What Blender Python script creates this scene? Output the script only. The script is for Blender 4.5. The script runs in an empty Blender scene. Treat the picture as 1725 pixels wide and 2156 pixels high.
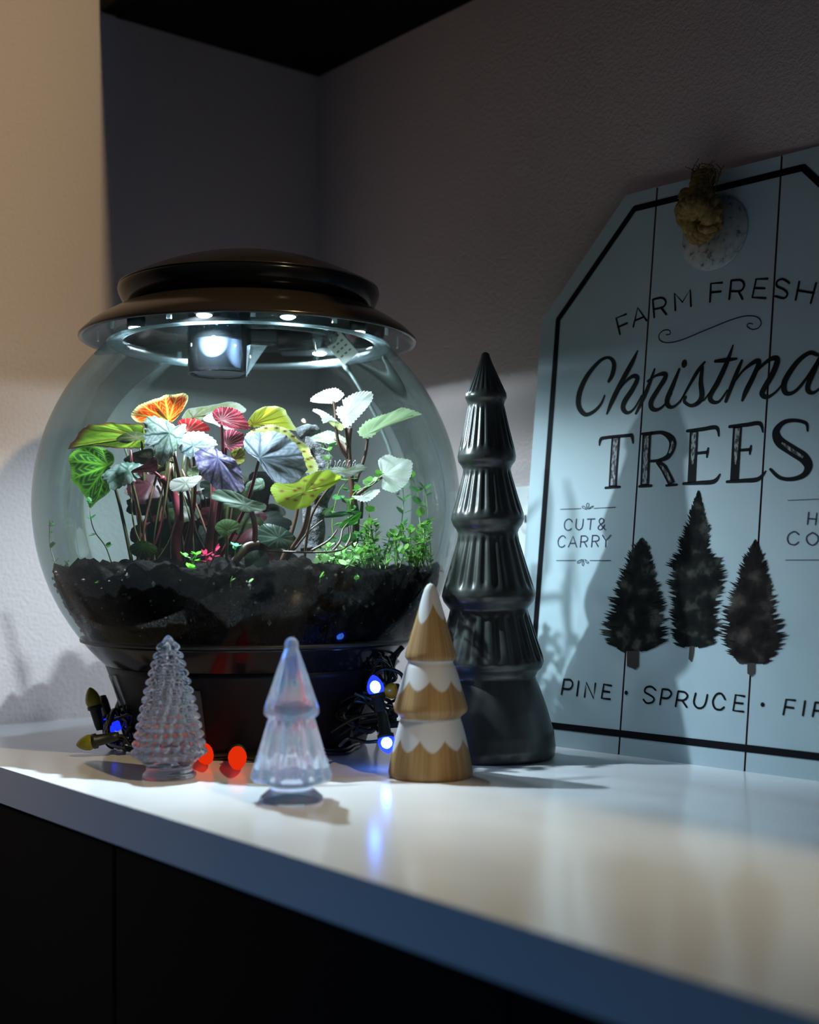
import bpy, bmesh, math, random
from mathutils import Vector, Matrix, noise

random.seed(7)
scene = bpy.context.scene
COL = scene.collection
PI = math.pi

# ------------------------------------------------------------------ camera
FPX, CXP, HYP = 2742.0, 862.5, 1187.0          # focal length and horizon, in pixels of 1725 x 2156
CAM = Vector((1.342, -0.958, 0.171))
RV = Vector((0.6364, 0.7714, 0)).normalized()   # camera right
FV = Vector((-0.7714, 0.6364, 0)).normalized()  # camera forward
UV_ = Vector((0, 0, 1))
cd = bpy.data.cameras.new('camera')
cam = bpy.data.objects.new('camera', cd)
COL.objects.link(cam)
cam.matrix_world = Matrix(((RV.x, 0, -FV.x, CAM.x), (RV.y, 0, -FV.y, CAM.y), (0, 1, 0, CAM.z), (0, 0, 0, 1)))
cd.sensor_fit = 'VERTICAL'
cd.sensor_height = 36.0
cd.lens = FPX / 2156 * 36.0
cd.shift_y = (HYP - 1078) / 2156
cd.clip_start = 0.01
cd.dof.use_dof = True
cd.dof.focus_distance = 1.145
cd.dof.aperture_fstop = 3.5
scene.camera = cam

# ------------------------------------------------------------------ world, light, exposure
w = bpy.data.worlds.new('dim_room')
scene.world = w
w.use_nodes = True
w.node_tree.nodes['Background'].inputs[0].default_value = (0.38, 0.62, 1.0, 1)
w.node_tree.nodes['Background'].inputs[1].default_value = 0.034
vs = scene.view_settings
vs.view_transform = 'Standard'
vs.look = 'None'
vs.exposure = 0.0
vs.gamma = 1.0
vs.use_curve_mapping = False
cy = scene.cycles
cy.max_bounces = 9
cy.transparent_max_bounces = 18
cy.transmission_bounces = 10
cy.sample_clamp_indirect = 8.0
cy.blur_glossy = 0.05


def spot(name, loc, target, power, color, cone, blend, radius):
    l = bpy.data.lights.new(name, 'SPOT')
    l.energy = power
    l.color = color
    l.spot_size = math.radians(cone)
    l.spot_blend = blend
    l.shadow_soft_size = radius
    o = bpy.data.objects.new(name, l)
    COL.objects.link(o)
    o.location = loc
    d = Vector(target) - Vector(loc)
    o.rotation_euler = d.to_track_quat('-Z', 'Y').to_euler()
    return o


LED_POWER, LED_COLOR = 1.7, (0.80, 0.89, 1.0)     # lamps under the terrarium hood
# warm lamp of the room, level with the front of the wall cabinet
spot('warm_room_lamp', (1.95, -0.314, 1.55), (0.2, 0.22, 0.28), 84, (1.0, 0.78, 0.42), 72, 0.8, 0.035)
# unseen blue fill lamp, added low in front of the counter to tint its edge
l = bpy.data.lights.new('added_blue_fill', 'AREA')
l.shape = 'RECTANGLE'
l.size, l.size_y = 0.3, 0.2
l.energy = 0.6
l.color = (0.04, 0.40, 1.0)
o = bpy.data.objects.new('added_blue_fill', l)
COL.objects.link(o)
o.location = (0.70, -0.79, -0.55)
o.rotation_euler = (Vector((0.65, -0.5, 0.0)) - o.location).to_track_quat('-Z', 'Y').to_euler()


# ------------------------------------------------------------------ measuring helpers
def ray(x, y):
    return FV + RV * ((x - CXP) / FPX) + UV_ * ((HYP - y) / FPX)


def at(x, y, d):
    """point at distance d (metres along the view axis) measured at photo position x, y"""
    return CAM + ray(x, y) * d


def onz(x, y, z=0.0):
    r = ray(x, y)
    return CAM + r * ((z - CAM.z) / r.z)


def onplane(x, y, p, n):
    r = ray(x, y)
    return CAM + r * ((p - CAM).dot(n) / r.dot(n))


# ------------------------------------------------------------------ materials
def mat(name):
    m = bpy.data.materials.new(name)
    m.use_nodes = True
    return m, m.node_tree.nodes, m.node_tree.links


def pbr(name, col, rough=0.5, metal=0.0, spec=0.5, **kw):
    m, n, k = mat(name)
    b = n['Principled BSDF']
    b.inputs['Base Color'].default_value = (*col, 1)
    b.inputs['Roughness'].default_value = rough
    b.inputs['Metallic'].default_value = metal
    b.inputs['Specular IOR Level'].default_value = spec
    for a, v in kw.items():
        b.inputs[a].default_value = v
    return m


def noise_bump(m, scale, strength, dist, detail=3.0, rough=0.6):
    n, k = m.node_tree.nodes, m.node_tree.links
    tc = n.new('ShaderNodeTexCoord')
    nt = n.new('ShaderNodeTexNoise')
    nt.inputs['Scale'].default_value = scale
    nt.inputs['Detail'].default_value = detail
    nt.inputs['Roughness'].default_value = rough
    bp = n.new('ShaderNodeBump')
    bp.inputs['Strength'].default_value = strength
    bp.inputs['Distance'].default_value = dist
    k.new(tc.outputs['Object'], nt.inputs['Vector'])
    k.new(nt.outputs['Fac'], bp.inputs['Height'])
    k.new(bp.outputs['Normal'], n['Principled BSDF'].inputs['Normal'])
    return m


def noise_color(m, scale, stops, detail=4.0, stretch=None):
    n, k = m.node_tree.nodes, m.node_tree.links
    tc = n.new('ShaderNodeTexCoord')
    nt = n.new('ShaderNodeTexNoise')
    nt.inputs['Scale'].default_value = scale
    nt.inputs['Detail'].default_value = detail
    src = tc.outputs['Object']
    if stretch:
        mp = n.new('ShaderNodeMapping')
        mp.inputs['Scale'].default_value = stretch
        k.new(src, mp.inputs['Vector'])
        src = mp.outputs['Vector']
    k.new(src, nt.inputs['Vector'])
    r = n.new('ShaderNodeValToRGB')
    el = r.color_ramp.elements
    while len(el) < len(stops):
        el.new(0.5)
    for e, (p, c) in zip(el, stops):
        e.position = p
        e.color = (*c, 1)
    k.new(nt.outputs['Fac'], r.inputs['Fac'])
    k.new(r.outputs['Color'], n['Principled BSDF'].inputs['Base Color'])
    return m


def thin_clear(name, tint, edge_tint, haze, haze_col, ior=1.45, gloss_rough=0.02, fmul=1.0):
    """thin clear shell: straight-through transmission, Fresnel gloss, a little haze"""
    m, n, k = mat(name)
    n.remove(n['Principled BSDF'])
    out = n['Material Output']
    lw = n.new('ShaderNodeLayerWeight')
    lw.inputs['Blend'].default_value = 0.28
    mixc = n.new('ShaderNodeMix')
    mixc.data_type = 'RGBA'
    mixc.inputs[6].default_value = (*tint, 1)
    mixc.inputs[7].default_value = (*edge_tint, 1)
    k.new(lw.outputs['Facing'], mixc.inputs[0])
    tr = n.new('ShaderNodeBsdfTransparent')
    k.new(mixc.outputs[2], tr.inputs['Color'])
    gl = n.new('ShaderNodeBsdfGlossy')
    gl.inputs['Roughness'].default_value = gloss_rough
    fr = n.new('ShaderNodeFresnel')
    fr.inputs['IOR'].default_value = ior
    m1 = n.new('ShaderNodeMixShader')
    mu = n.new('ShaderNodeMath')
    mu.operation = 'MULTIPLY'
    mu.inputs[1].default_value = fmul
    k.new(fr.outputs[0], mu.inputs[0])
    k.new(mu.outputs[0], m1.inputs[0])
    k.new(tr.outputs[0], m1.inputs[1])
    k.new(gl.outputs[0], m1.inputs[2])
    df = n.new('ShaderNodeBsdfDiffuse')
    df.inputs['Color'].default_value = (*haze_col, 1)
    tl = n.new('ShaderNodeBsdfTranslucent')
    tl.inputs['Color'].default_value = (*haze_col, 1)
    mh = n.new('ShaderNodeMixShader')
    mh.inputs[0].default_value = 0.5
    k.new(df.outputs[0], mh.inputs[1])
    k.new(tl.outputs[0], mh.inputs[2])
    m2 = n.new('ShaderNodeMixShader')
    m2.inputs[0].default_value = haze
    k.new(m1.outputs[0], m2.inputs[1])
    k.new(mh.outputs[0], m2.inputs[2])
    k.new(m2.outputs[0], out.inputs['Surface'])
    return m


def leaf_mat(name, trans, gloss, grough=0.3):
    m, n, k = mat(name)
    n.remove(n['Principled BSDF'])
    out = n['Material Output']
    at_ = n.new('ShaderNodeAttribute')
    at_.attribute_name = 'Col'
    d = n.new('ShaderNodeBsdfDiffuse')
    t = n.new('ShaderNodeBsdfTranslucent')
    g = n.new('ShaderNodeBsdfGlossy')
    g.inputs['Roughness'].default_value = grough
    k.new(at_.outputs['Color'], d.inputs['Color'])
    k.new(at_.outputs['Color'], t.inputs['Color'])
    a = n.new('ShaderNodeMixShader')
    a.inputs[0].default_value = trans
    k.new(d.outputs[0], a.inputs[1])
    k.new(t.outputs[0], a.inputs[2])
    b = n.new('ShaderNodeMixShader')
    b.inputs[0].default_value = gloss
    k.new(a.outputs[0], b.inputs[1])
    k.new(g.outputs[0], b.inputs[2])
    k.new(b.outputs[0], out.inputs['Surface'])
    return m


def emis(name, col, strength):
    m, n, k = mat(name)
    n.remove(n['Principled BSDF'])
    e = n.new('ShaderNodeEmission')
    e.inputs[0].default_value = (*col, 1)
    e.inputs[1].default_value = strength
    k.new(e.outputs[0], n['Material Output'].inputs[0])
    return m


def attr_pbr(name, rough, spec=0.5, **kw):
    m = pbr(name, (1, 1, 1), rough, 0, spec, **kw)
    n, k = m.node_tree.nodes, m.node_tree.links
    a = n.new('ShaderNodeAttribute')
    a.attribute_name = 'Col'
    k.new(a.outputs['Color'], n['Principled BSDF'].inputs['Base Color'])
    return m


M = {}
M['wall'] = noise_bump(pbr('wall_paint', (0.64, 0.535, 0.53), 0.75, 0, 0.25), 240, 0.40, 0.004, 2.5)
M['quartz'] = noise_color(pbr('white_quartz', (0.8, 0.8, 0.8), 0.16, 0, 0.5), 7,
                          [(0.30, (0.80, 0.79, 0.83)), (0.62, (0.86, 0.85, 0.89))], 5)
M['black_wood'] = pbr('black_cabinet', (0.0035, 0.0032, 0.003), 0.6, 0, 0.06)
M['floor'] = noise_color(pbr('dark_floor', (0.05, 0.04, 0.035), 0.5), 3, [(0.3, (0.03, 0.025, 0.02)), (0.7, (0.06, 0.05, 0.04))])
M['outlet'] = pbr('outlet_plastic', (0.82, 0.84, 0.84), 0.35)
M['screw'] = pbr('screw_metal', (0.35, 0.38, 0.38), 0.35, 0.9)
M['dark'] = pbr('dark_slot', (0.01, 0.02, 0.025), 0.6)
M['bronze'] = noise_bump(pbr('bronze_gloss', (0.040, 0.031, 0.025), 0.17, 0.25, 0.55), 900, 0.04, 0.0004)
M['black_gloss'] = pbr('black_gloss_plastic', (0.006, 0.007, 0.009), 0.16, 0, 0.25)
M['black_matte'] = pbr('black_plastic', (0.012, 0.013, 0.014), 0.45, 0, 0.4)
M['globe'] = thin_clear('globe_acrylic', (0.75, 0.87, 0.855), (0.66, 0.76, 0.74), 0.004, (0.8, 0.95, 0.95), 1.30, 0.02, 0.75)
M['cup'] = thin_clear('cup_plastic', (0.90, 0.96, 1.0), (0.5, 0.62, 0.72), 0.004, (0.85, 0.97, 1.0), 1.35, 0.03)
M['clear'] = thin_clear('clear_plastic', (0.90, 0.97, 0.98), (0.45, 0.6, 0.66), 0.025, (0.85, 0.97, 1.0), 1.5, 0.05)
M['frost'] = thin_clear('frosted_plastic', (0.85, 0.95, 0.97), (0.5, 0.65, 0.7), 0.22, (0.8, 0.95, 1.0), 1.5, 0.1)
M['chrome'] = noise_bump(pbr('brushed_metal', (0.22, 0.23, 0.31), 0.5, 1.0), 60, 0.05, 0.0006)
M['sticker'] = pbr('sticker_paper', (0.75, 0.8, 0.76), 0.6)
M['ink_grey'] = pbr('sticker_ink', (0.12, 0.14, 0.15), 0.7)
M['led'] = emis('led_die', (0.78, 0.92, 1.0), 60)
M['redwire'] = pbr('red_wire', (0.6, 0.05, 0.02), 0.5)
M['cable'] = pbr('pale_cable', (0.14, 0.18, 0.175), 0.5)
M['soil'] = noise_bump(noise_color(pbr('dark_soil', (0.02, 0.015, 0.012), 0.95, 0, 0.04), 85,
                       [(0.38, (0.0009, 0.0007, 0.0006)), (0.56, (0.0040, 0.0030, 0.0025)), (0.80, (0.024, 0.020, 0.018))], 6), 260, 0.9, 0.004, 5)
M['chip'] = noise_color(pbr('pale_soil_chip', (0.4, 0.42, 0.4), 0.8), 300, [(0.3, (0.03, 0.035, 0.033)), (0.7, (0.18, 0.20, 0.19))])
M['bark'] = noise_bump(noise_color(pbr('bark', (0.05, 0.045, 0.045), 0.8), 220,
                       [(0.3, (0.012, 0.011, 0.012)), (0.7, (0.13, 0.13, 0.14))], 6), 300, 0.8, 0.003)
M['leaf'] = leaf_mat('leaf_thin', 0.55, 0.008, 0.4)
M['leaf_silver'] = leaf_mat('leaf_silver', 0.28, 0.005, 0.4)
M['leaf_dark'] = leaf_mat('leaf_dark', 0.25, 0.008, 0.4)
M['stem_red'] = pbr('stem_crimson', (0.075, 0.007, 0.013), 0.35, 0, 0.5)
M['stem_green'] = pbr('stem_olive', (0.032, 0.034, 0.007), 0.45)
M['stem_brown'] = pbr('stem_brown', (0.055, 0.022, 0.010), 0.5)
M['stem_lime'] = pbr('stem_lime', (0.10, 0.20, 0.03), 0.45)
M['ceramic'] = noise_color(pbr('grey_glaze', (0.05, 0.055, 0.055), 0.30, 0.35, 0.7), 45,
                           [(0.30, (0.025, 0.027, 0.026)), (0.70, (0.095, 0.10, 0.096))], 5, (1, 1, 0.35))
def lustre(name, rough, ior, milky_sheen, film, clear):  # painted blue and pink streaks imitate the iridescent coat and reflections inside the glass
    m = pbr(name, (0.82, 0.94, 1.0), rough, 0, 0.5, **{'Transmission Weight': 1.0, 'IOR': ior, 'Thin Film Thickness': film, 'Thin Film IOR': 1.6})
    n, k = m.node_tree.nodes, m.node_tree.links
    tc = n.new('ShaderNodeTexCoord')
    mp = n.new('ShaderNodeMapping')
    mp.inputs['Scale'].default_value = (1, 1, 0.12)
    nt = n.new('ShaderNodeTexNoise')
    nt.inputs['Scale'].default_value = 95
    r = n.new('ShaderNodeValToRGB')
    el = r.color_ramp.elements
    for p_, c_ in ((0.36, (0.12, 0.30, 0.98)), (0.46, (0.60, 0.86, 0.95)), (0.53, (0.95, 0.50, 0.78)), (0.62, (0.20, 0.66, 0.95))):
        e = el.new(p_)
        e.color = (*c_, 1)
    el.remove(el[0])
    el.remove(el[-1])
    k.new(tc.outputs['Object'], mp.inputs[0])
    k.new(mp.outputs[0], nt.inputs['Vector'])
    k.new(nt.outputs[0], r.inputs[0])
    d = n.new('ShaderNodeBsdfDiffuse')
    t = n.new('ShaderNodeBsdfTranslucent')
    tr = n.new('ShaderNodeBsdfTransparent')
    a = n.new('ShaderNodeMixShader')
    k.new(r.outputs[0], d.inputs[0])
    k.new(r.outputs[0], t.inputs[0])
    k.new(d.outputs[0], a.inputs[1])
    k.new(t.outputs[0], a.inputs[2])
    b = n.new('ShaderNodeMixShader')
    b.inputs[0].default_value = milky_sheen
    k.new(n['Principled BSDF'].outputs[0], b.inputs[1])
    k.new(a.outputs[0], b.inputs[2])
    c2 = n.new('ShaderNodeMixShader')
    c2.inputs[0].default_value = clear
    k.new(b.outputs[0], c2.inputs[1])
    k.new(tr.outputs[0], c2.inputs[2])
    k.new(c2.outputs[0], n['Material Output'].inputs[0])
    return m


M['tree_glass'] = lustre('iridescent_glass', 0.010, 1.45, 0.22, 420.0, 0.16)
M['crystal'] = lustre('bumpy_glass', 0.005, 1.52, 0.07, 380.0, 0.0)
M['wood_tree'] = attr_pbr('painted_wood', 0.55, 0.35)
M['wire'] = pbr('dark_green_wire', (0.006, 0.012, 0.010), 0.4)
M['socket'] = pbr('dark_green_socket', (0.006, 0.014, 0.011), 0.45)
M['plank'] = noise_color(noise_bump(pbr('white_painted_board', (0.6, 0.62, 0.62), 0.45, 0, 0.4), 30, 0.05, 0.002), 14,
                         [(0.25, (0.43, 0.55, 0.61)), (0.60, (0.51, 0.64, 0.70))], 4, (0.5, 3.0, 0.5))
M['plank_side'] = pbr('raw_board_edge', (0.16, 0.06, 0.045), 0.8)
M['ink'] = pbr('black_ink', (0.007, 0.007, 0.010), 0.55, 0, 0.08)
M['ink_script'] = pbr('charcoal_ink', (0.016, 0.019, 0.018), 0.5, 0, 0.08)
M['ink_thin'] = pbr('slate_ink', (0.045, 0.045, 0.085), 0.55, 0, 0.08)
M['ink_worn'] = noise_color(pbr('worn_ink', (0.05, 0.05, 0.05), 0.6), 520,
                            [(0.44, (0.03, 0.035, 0.05)), (0.56, (0.40, 0.42, 0.43))], 3, (1, 1, 0.4))
M['pine_print'] = noise_color(pbr('pine_print', (0.03, 0.03, 0.03), 0.7, 0, 0.05), 70,
                              [(0.38, (0.006, 0.007, 0.008)), (0.54, (0.014, 0.015, 0.014)), (0.76, (0.10, 0.095, 0.085))], 6)
M['pine_print_brown'] = noise_color(pbr('pine_print_brown', (0.04, 0.03, 0.03), 0.7, 0, 0.05), 60,
                                    [(0.36, (0.008, 0.007, 0.008)), (0.52, (0.022, 0.018, 0.017)), (0.74, (0.11, 0.085, 0.075))], 6)
M['trunk_print'] = pbr('trunk_print', (0.035, 0.022, 0.018), 0.6)
M['galvanised'] = noise_color(pbr('galvanised_disc', (0.3, 0.34, 0.35), 0.5, 0.4), 160,
                              [(0.32, (0.13, 0.16, 0.17)), (0.42, (0.42, 0.46, 0.47)), (0.75, (0.60, 0.63, 0.63))], 4)
M['jute'] = noise_bump(noise_color(pbr('jute', (0.2, 0.13, 0.05), 0.95, 0, 0.1), 240,
                       [(0.3, (0.14, 0.085, 0.03)), (0.7, (0.36, 0.24, 0.09))]), 700, 0.5, 0.001)


# ------------------------------------------------------------------ building helpers
def tag(o, label=None, cat=None, group=None, kind=None):
    if label:
        o['label'] = label
    if cat:
        o['category'] = cat
    if group:
        o['group'] = group
    if kind:
        o['kind'] = kind
    return o


def empty(name, loc, label=None, cat=None, group=None):
    o = bpy.data.objects.new(name, None)
    o.empty_display_size = 0.02
    COL.objects.link(o)
    o.location = loc
    return tag(o, label, cat, group)


def offset_of(p):
    v = Vector((0, 0, 0))
    while p is not None:
        v += Vector(p.location)
        p = p.parent
    return v


def mesh(name, verts, faces, material, parent=None, smooth=True, cols=None, mats=None, fm=None):
    """verts are world coordinates; the parent is only ever translated"""
    off = offset_of(parent)
    me = bpy.data.meshes.new(name)
    me.from_pydata([tuple(Vector(v) - off) for v in verts], [], faces)
    for mm in ([material] if mats is None else mats):
        me.materials.append(mm if not isinstance(mm, str) else M[mm])
    if fm is not None:
        me.polygons.foreach_set('material_index', fm)
    if smooth:
        me.polygons.foreach_set('use_smooth', [True] * len(me.polygons))
    if cols is not None:
        ca = me.color_attributes.new('Col', 'FLOAT_COLOR', 'POINT')
        flat = []
        for c in cols:
            flat += [c[0], c[1], c[2], 1.0]
        ca.data.foreach_set('color', flat)
    me.update()
    o = bpy.data.objects.new(name, me)
    COL.objects.link(o)
    o.parent = parent
    return o


def bevel(o, width, seg=2):
    b = o.modifiers.new('bevel', 'BEVEL')
    b.width = width
    b.segments = seg
    b.limit_method = 'ANGLE'
    return o


def box_vf(x0, x1, y0, y1, z0, z1):
    v = [(x, y, z) for z in (z0, z1) for y in (y0, y1) for x in (x0, x1)]
    f = [(0, 2, 3, 1), (4, 5, 7, 6), (0, 1, 5, 4), (2, 6, 7, 3), (0, 4, 6, 2), (1, 3, 7, 5)]
    return v, f


def box(name, x0, x1, y0, y1, z0, z1, material, parent=None):
    v, f = box_vf(x0, x1, y0, y1, z0, z1)
    return mesh(name, v, f, material, parent, smooth=False)


def obox(name, c, ax, ay, az, sx, sy, sz, material, parent=None):
    """box centred at c with half sizes along three axes"""
    v, f = box_vf(-sx, sx, -sy, sy, -sz, sz)
    return mesh(name, [c + ax * p[0] + ay * p[1] + az * p[2] for p in v], f, material, parent, smooth=False)


class MB:
    def __init__(s):
        s.v, s.f, s.c = [], [], []

    def add(s, v, f, col=None):
        b = len(s.v)
        s.v += [Vector(p) for p in v]
        s.f += [tuple(i + b for i in q) for q in f]
        s.c += [col or (1, 1, 1)] * len(v)

    def build(s, name, material, parent=None, smooth=True, cols=False):
        return mesh(name, s.v, s.f, material, parent, smooth, s.c if cols else None)


def frame_for(t):
    t = t.normalized()
    a = Vector((0, 0, 1)) if abs(t.z) < 0.9 else Vector((1, 0, 0))
    x = t.cross(a).normalized()
    return x, t.cross(x).normalized()


def spline(pts, n):
    """Catmull-Rom through pts, n samples; works on tuples of any length"""
    P = [tuple(p) for p in pts]
    if len(P) < 3:
        return [tuple(P[0][k] + (P[-1][k] - P[0][k]) * i / (n - 1) for k in range(len(P[0]))) for i in range(n)]
    P = [P[0]] + P + [P[-1]]
    segs = len(P) - 3
    out = []
    for i in range(n):
        u = i / (n - 1) * segs
        s = min(int(u), segs - 1)
        t = u - s
        p0, p1, p2, p3 = P[s:s + 4]
        out.append(tuple(0.5 * (2 * b + (c - a) * t + (2 * a - 5 * b + 4 * c - d) * t * t + (3 * b - a - 3 * c + d) * t ** 3)
                         for a, b, c, d in zip(p0, p1, p2, p3)))
    return out


def tube_vf(pts, rad, seg=8, n=None):
    if n:
        pts = spline([tuple(p) for p in pts], n)
    pts = [Vector(p) for p in pts]
    v, f = [], []
    N = len(pts)
    px = None
    for i, p in enumerate(pts):
        t = (pts[min(i + 1, N - 1)] - pts[max(i - 1, 0)])
        if t.length < 1e-9:
            t = Vector((0, 0, 1))
        t.normalize()
        if px is None:
            x, y = frame_for(t)
        else:
            x = (px - t * px.dot(t))
            x = x.normalized() if x.length > 1e-6 else frame_for(t)[0]
            y = t.cross(x)
        px = x
        r = rad(i / (N - 1)) if callable(rad) else rad
        for k in range(seg):
            a = 2 * PI * k / seg
            v.append(p + x * math.cos(a) * r + y * math.sin(a) * r)
    for i in range(N - 1):
        for k in range(seg):
            k2 = (k + 1) % seg
            f.append((i * seg + k, i * seg + k2, (i + 1) * seg + k2, (i + 1) * seg + k))
    f.append(tuple(range(seg - 1, -1, -1)))
    f.append(tuple((N - 1) * seg + k for k in range(seg)))
    return v, f


def tube(name, pts, rad, material, parent=None, seg=8, n=None):
    v, f = tube_vf(pts, rad, seg, n)
    return mesh(name, v, f, material, parent)


def lathe_vf(prof, c, seg=64, rf=None, axis=None, closed=False, a0=0.0):
    """prof: (r, z) list. rf(r, z, angle, i) may modulate the radius. axis: optional tilt (ex, ey, ez)"""
    c = Vector(c)
    ex, ey, ez = axis or (Vector((1, 0, 0)), Vector((0, 1, 0)), Vector((0, 0, 1)))
    v, f = [], []
    for i, (r, z) in enumerate(prof):
        for k in range(seg):
            a = 2 * PI * k / seg + a0
            rr = rf(r, z, a, i) if rf else r
            v.append(c + ex * (math.cos(a) * rr) + ey * (math.sin(a) * rr) + ez * z)
    n = len(prof)
    for i in range(n if closed else n - 1):
        j = (i + 1) % n
        for k in range(seg):
            k2 = (k + 1) % seg
            f.append((i * seg + k, i * seg + k2, j * seg + k2, j * seg + k))
    if not closed:
        f.append(tuple(range(seg - 1, -1, -1)))
        f.append(tuple((n - 1) * seg + k for k in range(seg)))
    return v, f


def lathe(name, prof, c, material, parent=None, seg=64, rf=None, axis=None, closed=False, smooth=True, a0=0.0):
    v, f = lathe_vf(prof, c, seg, rf, axis, closed, a0)
    return mesh(name, v, f, material, parent, smooth)


def smooth_angle(o, deg=35):
    me = o.data
    bm = bmesh.new()
    bm.from_mesh(me)
    for e in bm.edges:
        if len(e.link_faces) == 2 and e.calc_face_angle(0) > math.radians(deg):
            e.smooth = False
    bm.to_mesh(me)
    bm.free()
    return o

# ------------------------------------------------------------------ the setting
def struct(o):
    o['kind'] = 'structure'
    return o


CAB_Z, CAB_D, CTR_D = 0.786, 0.300, 0.527
struct(box('wall_back', -0.1, 3.2, 0.0, 0.1, -0.92, 2.45, 'wall'))
struct(box('wall_left', -0.1, 0.0, -3.0, 0.0, -0.92, 2.45, 'wall'))
struct(box('floor', -0.1, 3.2, -3.0, 0.1, -1.02, -0.92, 'floor'))

cab = empty('wall_cabinet', (0.0, 0, CAB_Z), 'black wall cabinet whose dark underside roofs the corner', 'cabinet')
box('body', 0.0, 1.7, -CAB_D + 0.02, 0.0, CAB_Z, CAB_Z + 0.75, 'black_wood', cab)
for i in range(4):
    x0 = 0.002 + i * 0.4245
    d = bevel(box('door', x0, x0 + 0.421, -CAB_D, -CAB_D + 0.019, CAB_Z, CAB_Z + 0.75, 'black_wood', cab), 0.002)

base = empty('base_cabinet', (0.0, 0, -0.92), 'black base cabinet in deep shadow under the white countertop', 'cabinet')
box('body', 0.003, 2.6, -0.48, -0.003, -0.918, -0.031, 'black_wood', base)
for i in range(6):
    x0 = 0.002 + i * 0.433
    bevel(box('door', x0, x0 + 0.430, -0.50, -0.4805, -0.80, -0.045, 'black_wood', base), 0.002)

ctr = box('countertop', 0.0, 2.6, -CTR_D, 0.0, -0.030, 0.0, 'quartz')
tag(ctr, 'polished white stone countertop with a square front edge', 'countertop')

# outlet plate on the back wall, between the grey tree and the sign
WN = Vector((0, -1, 0))
p_top = onplane(1105, 1024, Vector((0, -0.004, 0)), WN)
scr = onplane(1119, 1047, Vector((0, -0.005, 0)), WN)
ox, oz = scr.x, p_top.z
op = empty('wall_outlet', (ox, 0, oz - 0.114), 'white outlet plate on the wall, half hidden by the sign edge', 'outlet')
bevel(box('plate', ox - 0.036, ox + 0.036, -0.0055, 0.0, oz - 0.116, oz, 'outlet', op), 0.002, 2)
for zz in (oz - 0.0125, oz - 0.103):
    lathe('screw', [(0.0, 0.0), (0.0034, 0.0), (0.0030, 0.0012), (0.0, 0.0016)], (ox, -0.0055, zz), 'screw', op, 16,
          axis=(Vector((1, 0, 0)), Vector((0, 0, 1)), Vector((0, -1, 0))))
for zz in (oz - 0.036, oz - 0.080):
    s = lathe('socket_face', [(0.0, 0.0), (0.0165, 0.0), (0.0160, 0.0014), (0.0, 0.0016)], (ox, -0.0055, zz), 'outlet', op, 32,
              axis=(Vector((1, 0, 0)), Vector((0, 0, 1)), Vector((0, -1, 0))))
    for dx in (-0.0063, 0.0063):
        box('slot', ox + dx - 0.0014, ox + dx + 0.0014, -0.0076, -0.0068, zz - 0.002, zz + 0.006, 'dark', s)

# ------------------------------------------------------------------ terrarium
GC = Vector((0.287, -0.285, 0.226))      # centre of the globe
GR = 0.2005
GX, GY = GC.x, GC.y


def loc(lat, dep, z):
    """place inside the terrarium: lat to the camera's right, dep away from it"""
    return Vector((GX, GY, 0)) + RV * lat + FV * dep + UV_ * z


terr = empty('terrarium', (GX, GY, 0), 'large clear globe terrarium on a glossy black stand', 'terrarium')
SEAM = 0.101


def sph(z, r=GR):
    return math.sqrt(max(0.0, r * r - (z - GC.z) ** 2))


prof = []
N = 56
zt = 0.3785
for i in range(N + 1):
    z = SEAM + (zt - SEAM) * i / N
    prof.append((sph(z), z))
prof += [(sph(zt) - 0.003, zt + 0.003), (sph(zt) - 0.004, zt + 0.008)]
v, f = lathe_vf(prof, (GX, GY, 0), 128)
mesh('globe', v, f[:-2], 'globe', terr)          # open at the top and at the seam
lathe('seam_ring', [(sph(SEAM) - 0.004, SEAM - 0.002), (sph(SEAM) + 0.0006, SEAM - 0.002), (sph(SEAM) + 0.001, SEAM),
                    (sph(SEAM) + 0.0006, SEAM + 0.002), (sph(SEAM) - 0.004, SEAM + 0.002)], (GX, GY, 0), 'black_matte', terr, 128, closed=True)
# lower bowl: the sphere goes on below the seam, black and glossy
prof = [(sph(SEAM - 0.0015 - 0.026 * i / 8), SEAM - 0.0015 - 0.026 * i / 8) for i in range(9)]
prof += [(0.120, 0.070), (0.05, 0.068), (0.0, 0.068)]
lathe('lower_bowl', prof[::-1], (GX, GY, 0), 'black_gloss', terr, 128)
# stand: a tapering black skirt with flat panels
prof = [(0.0, 0.0), (0.108, 0.0), (0.111, 0.003), (0.1135, 0.012), (0.119, 0.032), (0.1262, 0.055), (0.1325, 0.071), (0.1345, 0.0765), (0.130, 0.078), (0.0, 0.078)]
M['stand'] = pbr('black_satin_plastic', (0.006, 0.006, 0.008), 0.42, 0, 0.15)
lathe('stand', prof, (GX, GY, 0), 'stand', terr, 96)
# recessed hatch in the front of the stand
ang0 = math.atan2(-FV.y, -FV.x)


def stand_r(z):
    pr = [(0.0, 0.108), (0.003, 0.111), (0.012, 0.1135), (0.032, 0.119), (0.055, 0.1262), (0.071, 0.1325), (0.08, 0.135)]
    for (a, ra), (b, rb) in zip(pr, pr[1:]):
        if a <= z <= b:
            return ra + (rb - ra) * (z - a) / (b - a)
    return pr[-1][1]


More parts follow.
